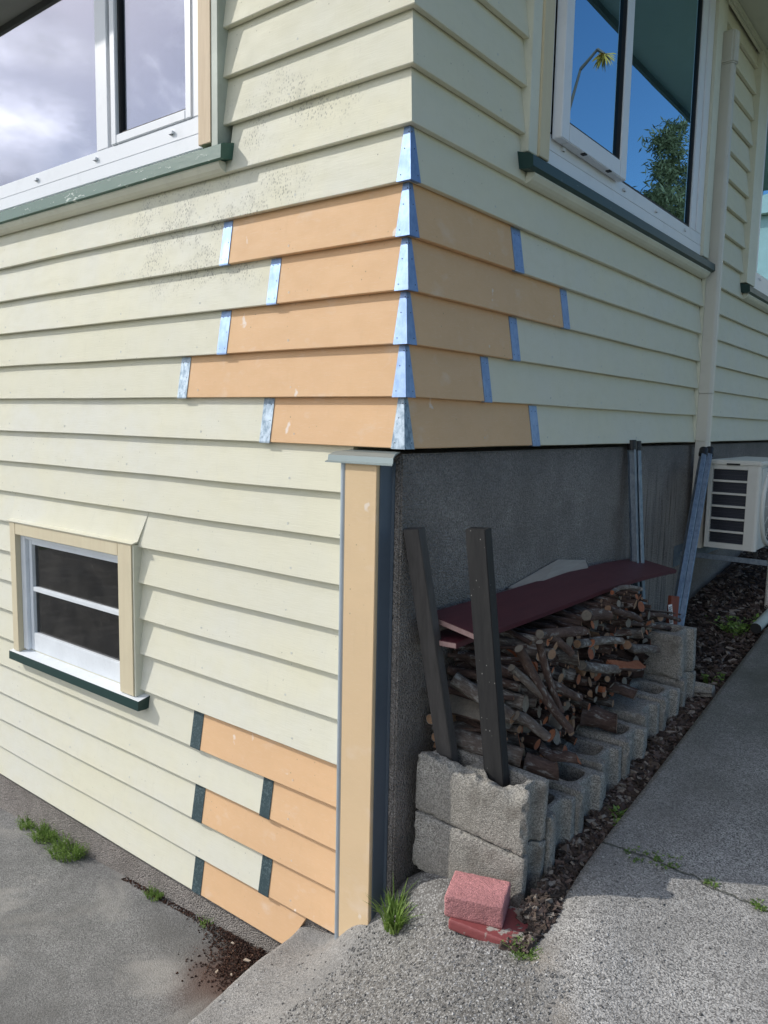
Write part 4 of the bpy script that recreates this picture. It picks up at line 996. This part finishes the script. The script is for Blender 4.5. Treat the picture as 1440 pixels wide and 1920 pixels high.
# ------------------------------------------------------------------ heat pump
hx0, hx1, hy0, hy1, hz0, hz1 = .10, .372, 2.74, 3.54, -.600, -.105
hp = empty('heat_pump', ((hx0+hx1)/2, (hy0+hy1)/2, hz0)); tag(hp, 'cream heat pump outdoor unit with slotted side grille on a wall bracket', 'heat pump')
off = -Vector(hp.location); T = Matrix.Translation(off)
mb = MB(); t_ = .012
mb.box(hx0, hx1, hy0+.03, hy1, hz0, hz1-.030); mb.build('casing', 'hp', hp, bevel=.01, tf=T, seg=3)
mb = MB(); mb.box(hx0-.006, hx1+.004, hy0-.006, hy1+.004, hz1-.0295, hz1); mb.build('lid', 'hp', hp, bevel=.008, tf=T, seg=3)
mb = MB(); nB = 6; za, zb = hz0+.025, hz1-.045; gx1 = hx0+.205
mb.box(hx0, hx0+.022, hy0, hy0+.030, hz0, hz1-.030); mb.box(gx1, hx1-.02, hy0, hy0+.030, hz0, hz1-.030)
hh = (zb-za)/nB
for i in range(nB+1):
    z = za+i*hh; mb.box(hx0+.022, gx1, hy0, hy0+.030, (z-.0055) if i else hz0, (z+.0055) if i < nB else hz1-.030)
mb.build('side_grille', 'hp', hp, bevel=.0022, tf=T)
mb = MB(); mb.cyl((hx1-.02, hy0+.0205, hz0), (hx1-.02, hy0+.0205, hz1-.030), .0205, 20); mb.build('corner_pillar', 'hp', hp, tf=T, smooth=False)
mb = MB(); mb.box(hx0+.022, gx1, hy0+.026, hy0+.029, hz0+.01, hz1-.035)
for i in range(24): z = hz0+.03+i*.019; mb.box(hx0+.022, gx1, hy0+.020, hy0+.026, z, z+.003)
mb.build('coil', 'fins', hp, tf=T)
mb = MB(); mb.box(hx0+.095, hx0+.165, hy0-.0085, hy0-.0055, hz1-.026, hz1-.016); mb.build('grip_slot', 'cap', hp, bevel=.001, tf=T)
# fan guard: ring, rings and spokes on the +x face
mb = MB(); cy, cz = hy0+.285, (hz0+hz1)/2-.005; Rg = .225
def torus(mb, R0, r, x, n=48, m=8):
    vs = []; fs = []
    for i in range(n):
        a = 6.2832*i/n
        for j in range(m):
            b = 6.2832*j/m; rr = R0+r*math.cos(b); vs.append((x+r*math.sin(b), cy+rr*math.cos(a), cz+rr*math.sin(a)))
    for i in range(n):
        for j in range(m): fs.append((i*m+j, i*m+(j+1) % m, ((i+1) % n)*m+(j+1) % m, ((i+1) % n)*m+j))
    mb.add(vs, fs)
torus(mb, Rg, .013, hx1+.006); 
fg = mb.build('fan_guard', 'hp', hp, tf=T, smooth=True)
mb = MB()
for i in range(1, 14): torus(mb, Rg*i/14, .0016, hx1+.018-.0006*i, 40, 4)
for i in range(12):
    a = 6.2832*i/12; mb.cyl((hx1+.018, cy, cz), (hx1+.010, cy+Rg*math.cos(a), cz+Rg*math.sin(a)), .0018, 5)
mb.build('guard_wire', 'hp', fg, tf=T)
mb = MB(); mb.cyl((hx1-.004, cy, cz), (hx1+.001, cy, cz), Rg-.012, 40); mb.build('fan_opening', 'fins', hp, tf=T)
mb = MB(); mb.box(hx1-.02, hx1+.002, hy0+.035, hy0+.06, hz0-.035, hz0-.001); mb.build('foot', 'cap', hp, bevel=.003, tf=T)
br = empty('wall_bracket', (-.03, 2.8, -.66)); tag(br, 'blue grey steel wall bracket carrying the heat pump', 'bracket'); T2 = Matrix.Translation(-Vector(br.location))
for y in (2.72, 3.40):
    mb = MB(); mb.box(-.028, .44, y, y+.045, -.665, -.660); mb.box(-.028, .44, y, y+.005, -.660, -.636); mb.build('arm', 'steel', br, bevel=.001, tf=T2)
mb = MB(); mb.box(-.0285, -.0235, 2.62, 3.55, -.72, -.60); mb.build('wall_rail', 'steel', br, bevel=.001, tf=T2)
mb = MB(); mb.box(.35, .375, 2.727, 2.765, -.6595, -.637); mb.build('rubber_mount', 'cap', br, bevel=.003, tf=T2)

# white drain pipe lying at the path edge
mb = MB(); mb.cyl((0, 0, 0), (.02, .55, .06), .028, 16, cap=1); pp = mb.build('drain_pipe', ['grey_side', 'ink'], smooth=False); pp.location = (.455, 2.50, -.965); tag(pp, 'grey pipe end poking out beside the path edge in the mulch', 'pipe')
mb = MB(); mb.cyl((0, 0, 0), (0, 0, .9), .018, 14); dp = mb.build('drain_hose', 'beige_pipe', None); dp.location = (.40, 3.02, -1.2+.24); dp.scale = (1, 1, .36); tag(dp, 'white drain tube hanging below the heat pump', 'pipe')

# ------------------------------------------------------------------ grass and weeds
def tuft(name, loc, n, h, spread, mat, label, cat, group=None, w=.0028, lean=.6, leafy=False, seed=0):
    rnd = random.Random(seed); mb = MB()
    for i in range(n):
        a = rnd.uniform(0, 6.283); r0 = spread*math.sqrt(rnd.random())*.5; x = r0*math.cos(a); y = r0*math.sin(a); hh = h*rnd.uniform(.45, 1.1)
        b = a+rnd.gauss(0, .7); ln = lean*rnd.uniform(.2, 1.1)*hh; ww = w*rnd.uniform(.7, 1.3); pr = Vector((-math.sin(b), math.cos(b), 0)); pts = []
        for j in range(5):
            t = j/4; c = Vector((x+math.cos(b)*ln*t*t, y+math.sin(b)*ln*t*t, hh*(t-.25*t*t*lean))); k = ww*(1-t**2.2)+.0002
            pts += [c-pr*k, c+pr*k]
        mb.add(pts, [(2*j, 2*j+1, 2*j+3, 2*j+2) for j in range(4)])
        if leafy:
            for q in range(9):
                t = rnd.uniform(.15, 1); c = Vector((x+math.cos(b)*ln*t*t, y+math.sin(b)*ln*t*t, hh*t)); s_ = w*rnd.uniform(1.0, 2.2)
                d1 = Vector((rnd.uniform(-1, 1), rnd.uniform(-1, 1), rnd.uniform(-.3, .8))).normalized()*s_*1.6; d2 = d1.cross(Vector((rnd.random(), rnd.random(), 1))).normalized()*s_*.6
                mb.add([c, c+d1*.5+d2, c+d1, c+d1*.5-d2], [(0, 1, 2, 3)])
    o = mb.build(name, mat, fixn=False); o.location = loc; tag(o, label, cat, group); return o
WG = 'small weeds along the wall and path'
tuft('grass_tuft', (.045, -.055, up_z(.045, -.055)-.003), 110, .11, .06, 'grass', 'bright green grass tuft at the foot of the concrete corner', 'grass', None, .0026, .75, seed=1)
tuft('grass_tuft', (.02, -.02, up_z(.02, -.02)-.003), 26, .12, .05, 'grass', 'small darker tuft close behind the bright green grass', 'grass', None, .0035, .5, seed=9)
tuft('weed', (-1.90, .004, low(-1.9, 0)), 330, .080, .19, 'weed', 'largest feathery weed at the foot of the wall below the basement window', 'weed', WG, .0022, .9, True, 2)
tuft('weed', (-2.13, .004, low(-2.1, 0)), 200, .075, .12, 'weed', 'middle feathery weed at the foot of the wall, left of the largest', 'weed', WG, .0022, .9, True, 3)
tuft('weed', (-2.33, .006, low(-2.3, 0)), 80, .05, .08, 'weed', 'leftmost small weed at the foot of the wall', 'weed', WG, .0022, .9, True, 4)
tuft('weed', (-1.26, .010, low(-1.26, 0)), 70, .04, .07, 'weed', 'small mossy weed at the wall foot left of the soil heap', 'weed', WG, .002, .9, True, 5)
tuft('weed', (-.93, .012, low(-.93, 0)), 16, .035, .05, 'weed', 'tiny weed at the wall foot beside the soil heap', 'weed', WG, .002, .9, True, 6)
for i, (x, y, s_, n) in enumerate([(.62, .415, .10, 36), (.695, .43, .09, 40), (.83, .405, .04, 24), (.965, .385, .05, 36)]):
    tuft('weed', (x, y, up_z(x, y)-.004), n, .010, s_, 'weed', ['dark moss strip in the path crack nearest the blocks', 'second patch of moss along the path crack', 'round dark weed in the path crack', 'bright moss patch in the path crack at the right'][i], 'weed', WG, .0022, 1.2, True, 20+i)
tuft('weed', (.505, -.10, up_z(.505, -.10)-.002), 60, .022, .07, 'weed', 'moss at the corner of the path in front of the thin paver', 'weed', WG, .002, 1.2, True, 31)
tuft('weed', (.465, .56, mulch_z(.46, .56)), 10, .06, .05, 'weed', 'broad leaved weed in the mulch beside the blocks', 'weed', WG, .008, 1.0, True, 32)
tuft('weed', (.36, 2.50, mulch_z(.36, 2.5)), 22, .10, .13, 'weed', 'leafy weed in the mulch below the heat pump', 'weed', WG, .009, 1.0, True, 33)
tuft('weed', (.43, 1.82, mulch_z(.43, 1.8)), 8, .06, .06, 'weed', 'small leafy weed in the mulch past the far blocks', 'weed', WG, .008, 1.0, True, 34)

# ------------------------------------------------------------------ tree seen in the window glass
def tree(loc, H, wid, label, seed):
    rnd = random.Random(seed); e = empty('tree', loc); tag(e, label, 'tree')
    mb = MB(); mb.cyl((0, 0, 0), (.1, 0, H*.9), .16, 9, r2=.03)
    for i in range(14):
        z = H*(.25+.6*i/14); a = rnd.uniform(0, 6.28); l = wid*.5*(1-.5*i/14); mb.cyl((0, 0, z), (l*math.cos(a), l*math.sin(a), z+l*.8), .04, 5, r2=.01)
    mb.build('trunk', 'trunk', e)
    mb = MB(); N = 110; cl_ = []
    for i in range(N):
        t = rnd.random()**.8; z = H*(.30+.68*t); rr = wid*.5*math.sqrt(max(0, 1-((t-.35)/.68)**2))*rnd.uniform(.3, 1); a = rnd.uniform(0, 6.28)
        cl_.append((Vector((rr*math.cos(a), rr*math.sin(a), z)), wid*.16*rnd.uniform(.6, 1.3)))
    for c, r in cl_:
        for q in range(95):
            d = Vector((rnd.gauss(0, 1), rnd.gauss(0, 1), rnd.gauss(0, 1)))*r*.55; p = c+d; s_ = .045*rnd.uniform(.6, 1.4)
            a1 = Vector((rnd.uniform(-1, 1), rnd.uniform(-1, 1), rnd.uniform(-.2, 1))).normalized()*s_*1.8; a2 = a1.cross(Vector((rnd.random(), rnd.random(), rnd.random()))).normalized()*s_*.35
            mb.add([p-a1, p+a2, p+a1, p-a2], [(0, 1, 2, 3)])
    mb.build('crown', 'tree', e, fixn=False); return e
tree((4.72, 16.0, -2.75), 9.6, 1.5, 'tall feathery tree reflected in the right hand window', 3)
tree((5.35, 16.4, -2.75), 8.1, 1.6, 'lower bushy tree reflected beside the tall one', 4)

fs_ = empty('flower_stalk', (1.50, 3.5, -.86)); tag(fs_, 'tall plant stalk with drooping yellow flower head reflected in the opening sash', 'plant')
mb = MB(); pts_ = [Vector((0, 0, 0)), Vector((-.10, 0, 1.6)), Vector((-.20, 0, 3.05)), Vector((-.30, 0, 3.40)), Vector((-.42, 0, 3.50)), Vector((-.47, 0, 3.46))]
for a, b in zip(pts_, pts_[1:]): mb.cyl(a, b, .012, 7, r2=.009)
mb.build('stem', 'trunk', fs_)
M_['petal'] = plain('yellow_petals', (.55, .36, .06), .7)
rnd = random.Random(2)
for hx_, hz_ in ((-.47, 3.46), (-.16, 3.12), (-.12, 2.80)):
    mb = MB()
    for i in range(60):
        a = rnd.uniform(0, 6.28); l = rnd.uniform(.05, .10); o_ = Vector((math.cos(a), math.sin(a), rnd.uniform(-1.6, .1))).normalized(); p0 = Vector((hx_, 0, hz_)); sd = o_.cross(Vector((0, 0, 1))).normalized()*.006
        mb.add([p0-sd, p0+sd, p0+o_*l*.7+sd+Vector((0, 0, -.01)), p0+o_*l+Vector((0, 0, -.03))], [(0, 1, 2, 3)])
    mb.build('flower_head', 'petal', fs_, fixn=False)

nh = empty('neighbour_house', (4.0, 19.0, -2.75)); tag(nh, 'cream neighbouring house with low roof reflected at the bottom of the window', 'house')
mb = MB(); mb.box(-1.9, 1.05, -2, 2, 0, 7.45); mb.build('wall', 'cream_trim', nh)
mb = MB(); mb.add([(-2.2, -2.2, 7.46), (1.15, -2.2, 7.46), (1.15, 2.2, 7.46), (-2.2, 2.2, 7.46), (-2.2, -2.2, 8.05), (-2.2, 2.2, 8.05)], [(0, 3, 2, 1), (0, 1, 4), (1, 2, 5, 4), (2, 3, 5), (3, 0, 4, 5)]); mb.build('roof', 'cream_trim', nh)

import os
if os.environ.get('DBG'): print('LOGS', len(circ))
